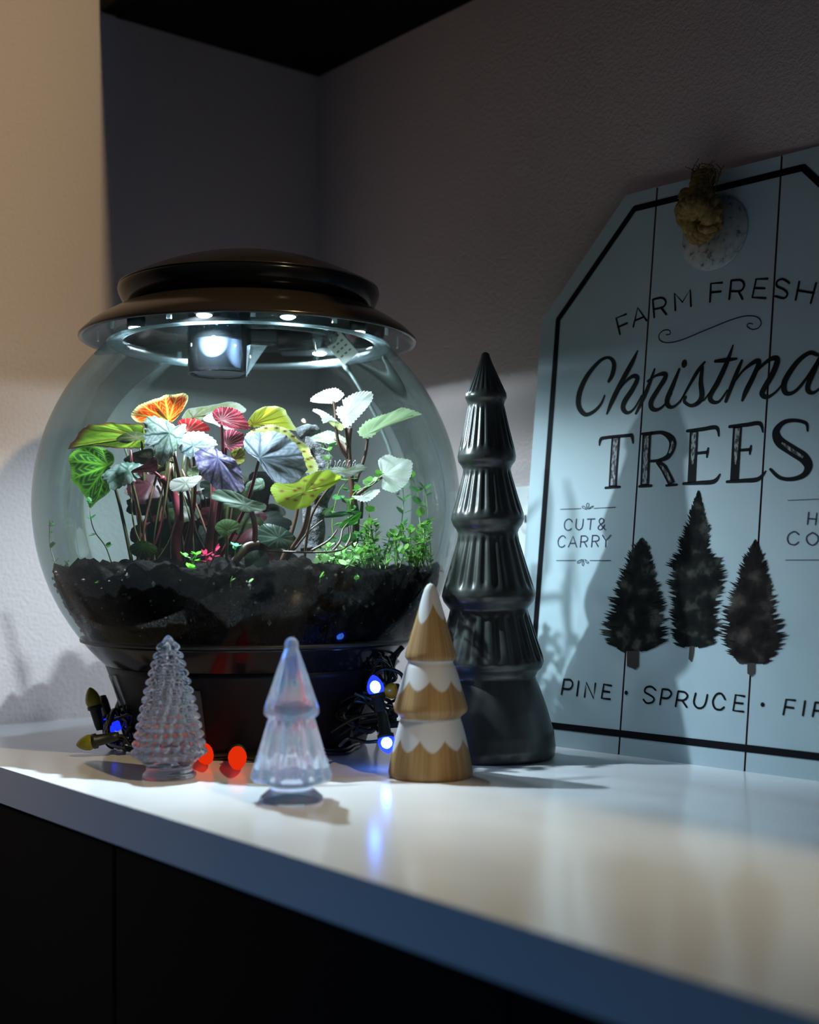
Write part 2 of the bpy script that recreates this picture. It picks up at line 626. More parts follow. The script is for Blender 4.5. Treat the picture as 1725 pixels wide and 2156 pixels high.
def stand_patch(name, acen, aw, z0, z1, out, material):
    vv, ff = [], []
    na, nz = 8, 6
    for layer in (out, 0.0):
        for i in range(nz + 1):
            z = z0 + (z1 - z0) * i / nz
            for k in range(na + 1):
                a = acen - aw + 2 * aw * k / na
                r = stand_r(z) + layer
                vv.append((GX + math.cos(a) * r, GY + math.sin(a) * r, z))
    st = (nz + 1) * (na + 1)
    for i in range(nz):
        for k in range(na):
            q = (i * (na + 1) + k, i * (na + 1) + k + 1, (i + 1) * (na + 1) + k + 1, (i + 1) * (na + 1) + k)
            ff.append(q)
            ff.append(tuple(st + j for j in q[::-1]))
    return mesh(name, vv, ff, material, terr)


M['hatch'] = pbr('grey_hatch', (0.045, 0.055, 0.06), 0.4)
stand_patch('hatch', ang0 - 0.32, 0.11, 0.020, 0.062, 0.0012, 'hatch')
for da in (-1.05, 1.05):
    stand_patch('rib', ang0 + da, 0.035, 0.004, 0.070, 0.004, 'black_gloss')

# lid -------------------------------------------------------------
LB = 0.386
DL = 0.0055                                   # the hood settles this much lower at the end
lid = empty('light_hood', (GX, GY, LB), 'bronze light hood with a domed cap and glowing white lamps, on top of the globe', 'lid')
skirt = [(0.1575, LB), (0.1592, LB + 0.001), (0.1590, LB + 0.003), (0.150, LB + 0.0118), (0.137, LB + 0.0203), (0.126, LB + 0.0265), (0.121, LB + 0.0287), (0.105, LB + 0.0290),
         (0.105, LB + 0.0265), (0.120, LB + 0.0262), (0.135, LB + 0.0178), (0.147, LB + 0.0095), (0.1545, LB + 0.002)]
lathe('skirt', skirt, (GX, GY, 0), 'bronze', lid, 128, closed=True)
cz = LB + 0.0285
cap = [(0.0, cz), (0.108, cz), (0.1140, cz + 0.0025), (0.1195, cz + 0.0085), (0.1228, cz + 0.0155), (0.1236, cz + 0.0195), (0.1222, cz + 0.0220)]
lathe('cap_band', cap + [(0.119, cz + 0.0225), (0.0, cz + 0.0225)], (GX, GY, 0), 'black_gloss', lid, 128)
dome = [(0.0, cz + 0.0222), (0.1228, cz + 0.0222)]
for i in range(25):
    a = i / 24
    r = 0.1228 * math.cos(a * PI / 2)
    dome.append((r, cz + 0.0230 + 0.0335 * (1 - (r / 0.1228) ** 2.0)))
lathe('dome', dome, (GX, GY, 0), 'bronze', lid, 128)
lathe('inner_plate', [(0.0, 0.4085), (0.112, 0.4085), (0.112, 0.4110), (0.0, 0.4110)], (GX, GY, 0), 'black_matte', lid, 96)
# frosted flange that the lamps sit above
v, f = lathe_vf([(0.119, 0.3835), (0.1335, 0.3815), (0.1340, 0.3835), (0.119, 0.3855)], (GX, GY, 0), 96, closed=True)
mesh('flange', v, f, 'frost', lid)
# clear carrier ring
rc = loc(0.013, -0.005, 0)
rp = [(0.066 + 0.0055 * math.cos(a * PI / 4), 0.3935 + 0.0055 * math.sin(a * PI / 4)) for a in range(8)]
v, f = lathe_vf(rp, rc, 72, closed=True)
mesh('clear_ring', v, f, 'clear', lid)
rp = [(0.060, 0.391), (0.0625, 0.391), (0.0625, 0.408), (0.060, 0.408)]
v, f = lathe_vf(rp, rc, 72, closed=True)
mesh('clear_collar', v, f, 'clear', lid)
# mister: a metal can inside a clear cup
mc = loc(-0.020, -0.062, 0)
can = lathe('mister_can', [(0.0, 0.3495), (0.0235, 0.3495), (0.0255, 0.3515), (0.0255, 0.3770), (0.0240, 0.3785), (0.0, 0.3785)], mc, 'chrome', lid, 48)
smooth_angle(can)
v, f = lathe_vf([(0.0275, 0.3475), (0.0285, 0.3495), (0.0285, 0.407), (0.0270, 0.407), (0.0270, 0.3495)], mc, 48, closed=True)
mesh('clear_cup', v, f, 'cup', lid)
v, f = lathe_vf([(0.013, 0.380), (0.016, 0.380), (0.016, 0.402), (0.013, 0.402)], mc, 32, closed=True)
mesh('clear_tube', v, f, 'clear', lid)
# pointed clear clips


def clip(tip, top, wdt):
    a = (top - tip)
    x = RV
    y = FV
    vv = [tip, top + x * wdt, top + y * wdt * 0.5, top - x * wdt * 0.3, top - y * wdt * 0.5]
    return mesh('clip', vv, [(0, 1, 2), (0, 2, 3), (0, 3, 4), (0, 4, 1), (1, 4, 3, 2)], 'clear', lid, smooth=False)


clip(at(518, 781, 1.165), at(530, 715, 1.165), 0.014)
clip(at(669, 756, 1.19), at(662, 690, 1.19), 0.008)
# control module with sticker and wire at the back of the lid
mc2 = at(690, 705, 1.325)
mod = obox('module', mc2, RV, FV, UV_, 0.050, 0.028, 0.012, 'black_matte', lid)
bevel(mod, 0.003)
sa = (at(742, 738, 1.28) - at(700, 690, 1.28)).normalized()
sb = (at(760, 735, 1.28) - at(735, 742, 1.28)).normalized()
sn = sa.cross(sb).normalized()
sb = sn.cross(sa).normalized()
sc = at(716, 717, 1.275)
obox('sticker', sc, sa, sb, sn, 0.0165, 0.0095, 0.0006, 'sticker', mod)
for i in range(4):
    for j in range(3):
        obox('print', sc + sa * (-0.009 + 0.006 * i) + sb * (-0.005 + 0.005 * j) - sn * 0.0009 * (1 if sn.dot(FV) > 0 else -1), sa, sb, sn, 0.0008, 0.0015, 0.0002, 'ink_grey', mod)
tube('red_wire', [at(720, 678, 1.30), at(735, 695, 1.29), at(755, 697, 1.28), at(768, 690, 1.28)], 0.0007, 'redwire', lid, 6, 20)
tube('cable', [at(700, 712, 1.33), at(722, 748, 1.335), at(755, 800, 1.34), at(790, 862, 1.345), at(822, 940, 1.345), at(838, 1030, 1.335)],
     lambda t: 0.0032 if t < 0.28 else 0.0017, 'cable', lid, 10, 60)
# the lamps of the lid, each with its own light; the front one is the main lamp
for (lat, dep, pw) in ((-0.026, -0.112, 2.2), (0.046, -0.104, 0.15), (-0.098, -0.050, 0.06), (0.104, -0.028, 0.15), (-0.060, 0.095, 0.38), (0.060, 0.092, 0.85)):
    p = loc(lat, dep, 0.3925)
    hs = lathe('lamp', [(0.0, 0.010), (0.0085, 0.010), (0.0085, 0.001), (0.007, 0.0)], p, 'black_matte', lid, 20)
    lathe('lamp_lens', [(0.0068, 0.0006), (0.0066, -0.0008), (0.004, -0.0022), (0.0, -0.0027)], p, 'led', hs, 20)
    L = bpy.data.lights.new('lamp_light', 'AREA')
    L.shape = 'DISK'
    L.size = 0.009 if dep < 0 else 0.03
    L.energy = pw * LED_POWER
    L.spread = math.radians(164 if dep < 0 else 178)
    L.color = LED_COLOR
    lo = bpy.data.objects.new('lamp_light', L)
    COL.objects.link(lo)
    lo.location = p - Vector((0, 0, 0.0032)) - lid.location
    if pw > 2:
        lo.rotation_euler = Vector((0.10, -0.06, -1.0)).to_track_quat('-Z', 'Y').to_euler()
    lo.parent = lid
for k in range(12):
    a = math.radians(8 + 30 * k)
    p = loc(math.cos(a) * 0.1415, math.sin(a) * 0.1415, 0.391)
    tx = RV * -math.sin(a) + FV * math.cos(a)
    rx = RV * math.cos(a) + FV * math.sin(a)
    obox('tab', p, tx, rx, UV_, 0.0022, 0.0008, 0.0055, 'frost', lid)

lid.location.z -= DL

# soil ------------------------------------------------------------
def soil_top(lat, dep):
    z = 0.164 + 0.013 * math.exp(-((lat + 0.02) ** 2 + (dep + 0.03) ** 2) / 0.009)
    z += 0.010 * noise.noise(Vector((lat * 28, dep * 28, 0.3))) + 0.006 * noise.noise(Vector((lat * 75, dep * 75, 1.3))) + 0.004 * noise.noise(Vector((lat * 170, dep * 170, 2.3)))
    return z


def soil_body():
    NA, NB, NT = 320, 46, 44
    vv, ff = [], []
    rin = GR - 0.0035
    for i in range(NB + 1):           # the face against the glass, from the seam up
        for k in range(NA):
            a = 2 * PI * k / NA
            ca, sa_ = math.cos(a), math.sin(a)
            zl = SEAM + 0.001
            rt = sph(0.164, rin) - 0.004
            zr = soil_top(ca * rt, sa_ * rt)
            z = zl + (zr - zl) * i / NB
            r = sph(z, rin)
            q = Vector((ca * 9, sa_ * 9, z * 55))
            r -= 0.0015 + 0.006 * abs(noise.noise(q * 1.3)) + 0.004 * abs(noise.noise(q * 3.1)) + 0.002 * abs(noise.noise(q * 7.0)) + 0.004 * (i / NB) ** 6
            p = loc(ca * r, sa_ * r, z)
            vv.append(p)
    for j in range(1, NT + 1):
        s = 1 - j / NT
        for k in range(NA):
            a = 2 * PI * k / NA
            r = (sph(0.164, rin) - 0.009) * s
            lat, dep = math.cos(a) * r, math.sin(a) * r
            vv.append(loc(lat, dep, soil_top(lat, dep)))
    tot = NB + NT + 1
    for i in range(tot - 1):
        for k in range(NA):
            k2 = (k + 1) % NA
            ff.append((i * NA + k, i * NA + k2, (i + 1) * NA + k2, (i + 1) * NA + k))
    ff.append(tuple(range(NA - 1, -1, -1)))
    o = mesh('soil', vv, ff, 'soil')
    return tag(o, 'dark damp soil filling the bottom of the globe terrarium', 'soil', kind='stuff')


soil_body()
mbc = MB()
rr = random.Random(3)
for i in range(120):
    a = rr.uniform(PI, 2 * PI) if i < 200 else rr.uniform(0, 2 * PI)
    z = rr.uniform(0.108, 0.166)
    r = sph(z, GR - 0.0035) - 0.003
    s = rr.choice([0.0007, 0.0009, 0.0012, 0.0020]) * rr.uniform(0.7, 1.3)
    if rr.random() < 0.06:
        s *= 2.0
    p = loc(math.cos(a) * r, math.sin(a) * r, z)
    d8 = [Vector(q) * s * rr.uniform(0.6, 1.3) for q in ((1, 0, 0), (-1, 0, 0), (0, 1, 0), (0, -1, 0), (0, 0, 1), (0, 0, -1))]
    mbc.add([p + q for q in d8], [(0, 2, 4), (2, 1, 4), (1, 3, 4), (3, 0, 4), (2, 0, 5), (1, 2, 5), (3, 1, 5), (0, 3, 5)])
tag(mbc.build('soil_chips', 'chip', None, False), 'pale mineral chips scattered through the dark soil against the glass', 'soil chips', kind='stuff')

# ------------------------------------------------------------------ plants
def LP(x, y):
    return (100 + 0.26667 * x, 780 + 0.26667 * y)


def RP(x, y):
    return (480 + 0.26667 * x, 780 + 0.26667 * y)


def lerp3(a, b, t):
    return tuple(p + (q - p) * t for p, q in zip(a, b))


def inside(p, r=0.189):
    d = p - GC
    return p if d.length <= r else GC + d * (r / d.length)


def closed_curve(pts, n):
    P = pts[:]
    k = len(P)
    fine = []
    for s in range(k):
        p0, p1, p2, p3 = P[(s - 1) % k], P[s], P[(s + 1) % k], P[(s + 2) % k]
        for i in range(16):
            t = i / 16
            fine.append(tuple(0.5 * (2 * b + (c - a) * t + (2 * a - 5 * b + 4 * c - d) * t * t + (3 * b - a - 3 * c + d) * t ** 3)
                              for a, b, c, d in zip(p0, p1, p2, p3)))
    L = [0.0]
    for a, b in zip(fine, fine[1:] + fine[:1]):
        L.append(L[-1] + math.hypot(b[0] - a[0], b[1] - a[1]))
    tot = L[-1]
    out, j = [], 0
    for i in range(n):
        u = tot * i / n
        while L[j + 1] < u:
            j += 1
        t = (u - L[j]) / max(1e-9, L[j + 1] - L[j])
        a, b = fine[j], fine[(j + 1) % len(fine)]
        out.append((a[0] + (b[0] - a[0]) * t, a[1] + (b[1] - a[1]) * t))
    return out, tot


def smooth01(a, b, x):
    t = min(1, max(0, (x - a) / (b - a)))
    return t * t * (3 - 2 * t)


def leaf(parent, outline, centre, d0, tilt, pal, cup=0.12, nv=9, vw=2.6, sec=0.5, serr=1.2, teeth=40, ripple=0.03,
         relief=0.00012, edge=None, base2=None, spots=None, material='leaf', phase=0.0, NA=216, NR=26, label=None, gain=0.34):
    """one leaf: outline and vein origin measured on the photo, then given depth, tilt and curvature of its own"""
    rim, per = closed_curve(outline, NA)
    if material == 'leaf_silver' and gain < 0.4:
        gain *= 0.85
    base_c, vein_c = pal
    px2m = d0 / FPX
    # start the rim at the sinus (nearest rim point to the vein origin)
    i0 = min(range(NA), key=lambda i: math.hypot(rim[i][0] - centre[0], rim[i][1] - centre[1]))
    rim = rim[i0:] + rim[:i0]
    sx = sum(p[0] for p in outline) / len(outline)
    size = max(math.hypot(p[0] - centre[0], p[1] - centre[1]) for p in rim)
    seed = Vector((centre[0] * 0.13, centre[1] * 0.17, 0))
    verts, cols = [], []
    for j in range(NR + 1):
        s = j / NR
        for i in range(NA):
            t = i / NA
            ex, ey = rim[i][0] - centre[0], rim[i][1] - centre[1]
            ln = math.hypot(ex, ey) + 1e-6
            jag = 1.0
            if serr:
                tt = (t * teeth) % 1.0
                jag += 1.3 * serr / ln * (abs(tt - 0.35) * 2.2 - 0.6) * s ** 8 * (0.7 + 0.6 * noise.noise(Vector((i * 0.7, 2.2, seed.x))))
            jag += 0.07 * noise.noise(Vector((ex * 0.05, ey * 0.05, seed.x + 4.0))) * s * s
            x = centre[0] + ex * s * jag
            y = centre[1] + ey * s * jag
            # veins
            vi = math.floor(t * nv + phase)
            q = (t * nv + phase) % 1.0 - 0.5
            q += 0.16 * noise.noise(Vector((s * 3.1, vi * 3.7, seed.x))) * smooth01(0.1, 0.6, s)
            dist = abs(q) / nv * per * max(s, 0.12)
            wv = vw * (1.15 - 0.65 * s)
            V = math.exp(-(dist / wv) ** 2) * (0.78 + 0.35 * noise.noise(Vector((vi * 5.1, seed.y, 0.4))))
            if sec:
                ph = s * 5.2 - abs(q) * 2.8 + 0.15 * vi + 0.16 * noise.noise(Vector((x * 0.08, y * 0.08, seed.y)))
                fr = ph % 1.0 - 0.5
                V2 = math.exp(-(fr / 0.12) ** 2) * sec * smooth01(0.12, 0.3, s)
                V = max(V, V2)
            # depth
            dx, dy = (x - centre[0]) * px2m, (y - centre[1]) * px2m
            rl = s * ln * px2m
            dep = d0 + tilt[0] * dx + tilt[1] * dy
            dep += cup * rl * (rl / (size * px2m)) + 0.05 * ripple * rl * math.cos(2 * PI * q) * smooth01(0.1, 0.7, s)
            dep += relief * (V - 0.3)
            dep += 0.22 * rl * noise.noise(Vector((ex * 0.02, ey * 0.02, seed.y + s)))
            verts.append(inside(at(x, y, dep)))
            b = base_c
            if base2:
                nz = noise.noise(Vector((x * 0.055, y * 0.055, seed.x))) * 0.6 + noise.noise(Vector((x * 0.16, y * 0.16, seed.y))) * 0.4
                b = lerp3(base_c, base2, smooth01(-0.18, 0.22, nz))
            c = lerp3(b, vein_c, min(1, V))
            if edge:
                c = lerp3(c, edge, smooth01(0.84, 0.98, s))
            if spots:
                for (ux, uy, ur) in spots[1]:
                    c = lerp3(c, spots[0], math.exp(-(((x - ux) / (ur * 1.3)) ** 2 + ((y - uy) / (ur * 0.7)) ** 2) ** 1.5))
            cols.append(tuple(q_ * gain for q_ in c))
    faces = []
    for j in range(NR):
        for i in range(NA):
            i2 = (i + 1) % NA
            faces.append((j * NA + i, (j + 1) * NA + i, (j + 1) * NA + i2, j * NA + i2))
    o = mesh('leaf', verts, faces, material, parent, True, cols)
    if label:
        o['label'] = label
    return o


def stem(parent, a, root, mid=None, r0=0.0022, r1=0.0014, material='stem_red', bend=0.15, name='stem'):
    """a, root: (x, y, d)"""
    A, B = inside(at(*a)), inside(at(*root))
    if mid:
        P = [B, inside(at(*mid)), A]
    else:
        m = (A + B) * 0.5 + RV * ((A - B).length * bend) + UV_ * 0.004
        P = [B, m, A]
    return tube(name, P, lambda t: (r0 + (r1 - r0) * t) * 0.75, material, parent, 8, 24)


def root_of(x, y, d):
    return Vector(at(x, y, d))


# --- silver and crimson rex begonia ------------------------------------------------
SILV = (0.50, 0.58, 0.60)
SILVG = (0.30, 0.42, 0.34)
DKGR = (0.025, 0.06, 0.05)
PURP = (0.38, 0.34, 0.50)
rex = empty('rex_begonia', at(400, 1190, 1.17), 'begonia with silver, purple and crimson leaves, at the centre of the terrarium', 'plant')
leaf(rex, [LP(*p) for p in ((770, 390), (850, 363), (960, 405), (1010, 440), (1080, 420), (1095, 475), (1035, 585), (1000, 660), (930, 735), (888, 755), (838, 665), (828, 600), (775, 590), (762, 480))],
     LP(960, 495), 1.125, (0.10, -0.55), (SILV, (0.020, 0.06, 0.035)), cup=0.35, nv=8, vw=3.4, sec=0.6, serr=3.2, teeth=22, ripple=0.10,
     base2=SILVG, material='leaf_silver')
leaf(rex, [LP(*p) for p in ((1030, 570), (1080, 505), (1190, 478), (1295, 520), (1345, 590), (1215, 640), (1130, 692), (1060, 645))],
     LP(1150, 595), 1.135, (0.0, -0.6), (SILV, (0.02, 0.05, 0.06)), cup=0.3, nv=8, vw=3.4, sec=0.6, serr=2.5, teeth=20, ripple=0.10, base2=(0.26, 0.34, 0.36), material='leaf_silver')
leaf(rex, [LP(*p) for p in ((1178, 640), (1300, 608), (1400, 665), (1500, 725), (1545, 860), (1540, 945), (1450, 945), (1340, 950), (1268, 885), (1200, 785), (1172, 690))],
     LP(1345, 690), 1.115, (-0.10, -0.55), ((0.42, 0.38, 0.60), (0.030, 0.030, 0.09)), cup=0.5, nv=10, vw=4.2, sec=0.55, serr=2.2, teeth=26, ripple=0.12, gain=0.5,
     base2=(0.20, 0.17, 0.33), material='leaf_silver')
leaf(rex, [RP(*p) for p in ((122, 560), (165, 508), (330, 478), (480, 528), (562, 610), (612, 700), (615, 800), (500, 892), (380, 882), (285, 785), (232, 700), (150, 640))],
     RP(250, 690), 1.120, (-0.15, -0.5), ((0.50, 0.56, 0.68), (0.03, 0.06, 0.075)), cup=0.30, nv=10, vw=4.2, sec=0.55, serr=1.8, teeth=30, ripple=0.10, gain=0.30,
     base2=(0.34, 0.42, 0.50), material='leaf_silver')
leaf(rex, [LP(*p) for p in ((1305, 335), (1360, 290), (1450, 292), (1530, 340), (1595, 450), (1500, 462), (1400, 440), (1330, 400))],
     LP(1375, 395), 1.150, (0.1, 0.35), ((0.42, 0.020, 0.050), (0.75, 0.42, 0.45)), cup=0.2, nv=16, vw=1.3, sec=0.35, serr=1.6, teeth=34, ripple=0.05, gain=0.75)
leaf(rex, [LP(*p) for p in ((1030, 405), (1085, 375), (1150, 378), (1230, 410), (1285, 470), (1190, 490), (1100, 492), (1050, 440))],
     LP(1100, 485), 1.160, (0.0, 0.5), ((0.60, 0.030, 0.035), (0.75, 0.22, 0.18)), cup=0.15, nv=12, vw=2.0, sec=0, serr=1.5, teeth=24, gain=0.65)
leaf(rex, [LP(*p) for p in ((1400, 480), (1470, 468), (1540, 500), (1562, 545), (1535, 600), (1450, 635), (1400, 590))],
     LP(1410, 590), 1.150, (0.2, 0.3), ((0.17, 0.012, 0.030), (0.62, 0.30, 0.36)), cup=0.25, nv=14, vw=1.3, sec=0.3, serr=1.0, teeth=24, gain=0.65)
leaf(rex, [LP(*p) for p in ((1230, 390), (1300, 330), (1320, 370), (1340, 420), (1460, 430), (1530, 460), (1440, 478), (1330, 430))],
     LP(1350, 425), 1.156, (0.0, -0.5), (SILV, (0.20, 0.25, 0.28)), cup=0.3, nv=8, serr=1.0, material='leaf_silver')
leaf(rex, [LP(*p) for p in ((428, 852), (480, 780), (620, 728), (765, 748), (705, 800), (725, 850), (625, 900), (510, 945), (470, 880))],
     LP(640, 790), 1.140, (0.25, -0.55), ((0.36, 0.47, 0.44), (0.03, 0.10, 0.06)), cup=0.3, nv=7, vw=3.2, sec=0.4, serr=2.8, teeth=20, ripple=0.14, base2=(0.10, 0.20, 0.14), material='leaf_silver')
leaf(rex, [LP(*p) for p in ((655, 805), (760, 740), (850, 685), (868, 740), (858, 795), (780, 803))],
     LP(800, 770), 1.138, (0.1, 0.4), ((0.10, 0.022, 0.026), (0.05, 0.008, 0.012)), cup=0.2, nv=7, serr=0.8, material='leaf_dark', label='maroon underside of a folded leaf')
leaf(rex, [LP(*p) for p in ((965, 890), (990, 858), (1060, 843), (1130, 840), (1200, 828), (1212, 862), (1110, 948), (1040, 958), (980, 945))],
     LP(1090, 890), 1.105, (0.0, -0.7), ((0.62, 0.63, 0.58), (0.25, 0.27, 0.17)), cup=0.4, nv=8, vw=2.2, sec=0, serr=1.0, ripple=0.12, material='leaf_silver')
leaf(rex, [LP(*p) for p in ((1105, 800), (1140, 765), (1185, 755), (1200, 800), (1180, 840), (1120, 835))],
     LP(1150, 800), 1.125, (0.0, 0.2), ((0.28, 0.36, 0.22), (0.12, 0.16, 0.06)), cup=0.3, nv=7, serr=0.8)
leaf(rex, [LP(*p) for p in ((600, 700), (700, 640), (820, 620), (835, 690), (770, 750), (640, 735))],
     LP(790, 690), 1.175, (0.0, 0.3), ((0.035, 0.055, 0.022), (0.06, 0.02, 0.02)), cup=0.2, nv=6, material='leaf_dark')
leaf(rex, [LP(*p) for p in ((850, 790), (900, 740), (1000, 720), (1030, 800), (980, 870), (890, 860))],
     LP(950, 790), 1.165, (0.1, -0.2), ((0.055, 0.065, 0.015), (0.09, 0.05, 0.02)), cup=0.2, nv=8, material='leaf_dark')
leaf(rex, [LP(*p) for p in ((610, 930), (680, 905), (860, 910), (940, 935), (860, 985), (700, 1000), (620, 975))],
     LP(900, 940), 1.21, (0.0, -0.4), ((0.40, 0.33, 0.30), (0.25, 0.10, 0.10)), cup=0.2, nv=7, vw=2, label='pale underside of a leaf at the back')
leaf(rex, [LP(*p) for p in ((1450, 640), (1520, 610), (1560, 660), (1550, 720), (1500, 740), (1460, 700))],
     LP(1470, 700), 1.14, (0.0, 0.2), ((0.36, 0.42, 0.08), (0.20, 0.06, 0.02)), cup=0.2, nv=9)
leaf(rex, [RP(*p) for p in ((150, 890), (230, 850), (280, 860), (285, 930), (200, 960), (140, 950))],
     RP(270, 900), 1.16, (0.0, -0.3), ((0.16, 0.24, 0.17), (0.08, 0.12, 0.07)), cup=0.3, nv=7, material='leaf_dark')
R0 = (395, 1200, 1.165)
for a, rt, r0, mt in (((LP(960, 495) + (1.128,)), (372, 1195, 1.17), 0.0030, 'stem_red'),
                      ((LP(1150, 600) + (1.138,)), (380, 1195, 1.175), 0.0026, 'stem_red'),
                      ((LP(1345, 690) + (1.119,)), (440, 1195, 1.165), 0.0026, 'stem_red'),
                      ((RP(250, 690) + (1.125,)), (452, 1195, 1.17), 0.0026, 'stem_red'),
                      ((LP(1375, 395) + (1.152,)), (430, 1195, 1.18), 0.0032, 'stem_red'),
                      ((LP(1410, 590) + (1.152,)), (425, 1195, 1.185), 0.0024, 'stem_red'),
                      ((LP(640, 790) + (1.144,)), (290, 1195, 1.16), 0.0022, 'stem_green'),
                      ((LP(800, 770) + (1.142,)), (360, 1055, 1.165), 0.0022, 'stem_red'),
                      ((LP(1090, 890) + (1.109,)), (395, 1195, 1.15), 0.0020, 'stem_red')):
    stem(rex, a, rt, None, r0, 0.0016, mt, 0.06)
# thick stalk in the middle and the thicket of petioles round it
tube('stalk', [inside(at(374, 1200, 1.160)), at(370, 1140, 1.158), at(378, 1090, 1.158), at(366, 1040, 1.160), at(340, 1005, 1.150)], lambda t: 0.0054 - 0.0026 * t, 'stem_red', rex, 12, 40)
tube('stalk', [inside(at(437, 1200, 1.15)), at(440, 1150, 1.15), at(446, 1100, 1.15), at(452, 1040, 1.155), at(455, 960, 1.16)], lambda t: 0.0044 - 0.002 * t, 'stem_red', rex, 12, 40)
rs = random.Random(21)
for i in range(38):
    x0 = rs.choice([rs.uniform(300, 345), rs.uniform(350, 410), rs.uniform(415, 480)])
    x1 = x0 + rs.uniform(-75, 60)
    d = rs.uniform(1.15, 1.24)
    tube('stem', [inside(at(x0, 1198, d)), inside(at((x0 + x1) / 2 + rs.uniform(-24, 24), 1110, d + rs.uniform(-.01, .01))), inside(at(x1, rs.uniform(925, 990), d))],
         rs.uniform(0.0007, 0.0014), rs.choice(['stem_green', 'stem_green', 'stem_red', 'stem_brown']), rex, 6, 12)

rd = random.Random(77)
for i in range(64):  # dark filler leaves, added to deepen the shade among the stems
    x, y = rd.uniform(300, 600), rd.uniform(1000, 1178)
    rx, ry = rd.uniform(24, 46), rd.uniform(14, 32)
    out = []
    for q in range(10):
        a = 2 * PI * q / 10
        kk = 1 + rd.uniform(-.18, .18)
        out.append((x + rx * math.cos(a) * kk, y + ry * math.sin(a) * kk))
    leaf(rex, out, (x + rd.uniform(-.4, .4) * rx, y - 0.2 * ry), rd.uniform(1.18, 1.27), (rd.uniform(-.4, .4), rd.uniform(-.9, .2)),
         rd.choice([((0.05, 0.012, 0.015), (0.10, 0.02, 0.03)), ((0.03, 0.045, 0.02), (0.06, 0.08, 0.03)), ((0.022, 0.032, 0.025), (0.05, 0.06, 0.05))]),
         cup=0.3, nv=8, NA=64, NR=8, material='leaf_dark', gain=0.32)

# --- tall begonia with backlit leaves ----------------------------------------------
tall = empty('backlit_begonia', at(350, 1190, 1.22), 'tall begonia with glowing orange, lime and pale wing leaves behind the silver ones', 'plant')
leaf(tall, [LP(*p) for p in ((650, 355), (690, 310), (760, 262), (850, 225), (930, 198), (1030, 183), (1092, 190), (1108, 232), (1065, 320), (985, 405), (880, 415), (760, 420), (690, 395))],
     LP(955, 400), 1.150, (-0.1, 0.55), ((0.72, 0.045, 0.006), (0.85, 0.62, 0.08)), cup=0.25, nv=11, vw=2.4, sec=0.5, gain=0.36, serr=1.2, teeth=50, edge=(0.80, 0.72, 0.30), label='orange leaf with yellow veins')
leaf(tall, [LP(*p) for p in ((770, 470), (740, 425), (620, 420), (510, 412), (400, 428), (320, 432), (250, 490), (200, 560), (182, 618), (260, 595), (370, 598), (520, 612), (660, 618), (760, 610), (780, 540))],
     LP(745, 520), 1.175, (-0.3, 0.45), ((0.24, 0.46, 0.04), (0.17, 0.025, 0.012)), cup=0.12, nv=9, vw=2.6, sec=0.45, serr=1.2, teeth=30, edge=(0.13, 0.04, 0.02), gain=0.55, label='green leaf with dark red veins')
leaf(tall, [LP(*p) for p in ((545, 545), (600, 500), (680, 480), (770, 500), (775, 545), (690, 555), (620, 575))],
     LP(700, 530), 1.165, (0.0, -0.5), ((0.06, 0.10, 0.035), (0.16, 0.14, 0.07)), cup=0.25, nv=7, sec=0.4, material='leaf_dark')
leaf(tall, [LP(*p) for p in ((1065, 385), (1085, 330), (1130, 300), (1220, 285), (1330, 265), (1440, 248), (1520, 258), (1562, 320), (1500, 345), (1400, 330), (1300, 360), (1180, 400))],
     LP(1150, 370), 1.215, (-0.1, 0.5), ((0.55, 0.66, 0.30), (0.35, 0.16, 0.10)), cup=0.2, nv=9, vw=1.6, sec=0, serr=0.8, edge=(0.8, 0.85, 0.72), base2=(0.75, 0.80, 0.66), gain=0.6)
leaf(tall, [RP(*p) for p in ((150, 430), (170, 380), (235, 310), (340, 280), (440, 312), (505, 395), (528, 470), (440, 455), (330, 430), (210, 450))],
     RP(200, 425), 1.185, (0.1, 0.5), ((0.62, 0.70, 0.06), (0.33, 0.16, 0.02)), cup=0.22, nv=13, vw=1.5, sec=0.25, serr=1.4, teeth=60, edge=(0.75, 0.80, 0.35), gain=0.5)
for a, rt in (((LP(955, 402) + (1.153,)), (372, 1195, 1.19)), ((LP(745, 525) + (1.178,)), (345, 1195, 1.2)),
              ((LP(1150, 375) + (1.215,)), (410, 1195, 1.215)), ((RP(200, 428) + (1.187,)), (470, 1195, 1.2))):
    stem(tall, a, rt, None, 0.0022, 0.0016, 'stem_green', -0.05)

# --- green netted leaf at the left ---------------------------------------------------
net = empty('netted_begonia', at(278, 1195, 1.175), 'begonia with one bright green dark-netted leaf hanging at far left', 'plant')
leaf(net, [LP(*p) for p in ((185, 660), (230, 618), (320, 597), (430, 610), (510, 650), (530, 705), (505, 752), (438, 800), (428, 870), (495, 930), (440, 1000), (380, 1045), (338, 1075), (305, 1010), (235, 920), (190, 850), (172, 760))],
     LP(478, 748), 1.165, (0.25, -0.12), ((0.030, 0.085, 0.022), (0.20, 0.58, 0.04)), cup=0.22, nv=9, vw=3.0, sec=0.85, serr=1.8, teeth=70, edge=(0.16, 0.42, 0.04), ripple=0.05, gain=0.75)
stem(net, LP(478, 748) + (1.168,), (280, 1195, 1.18), LP(570, 1060) + (1.175,), 0.0024, 0.0018, 'stem_green')

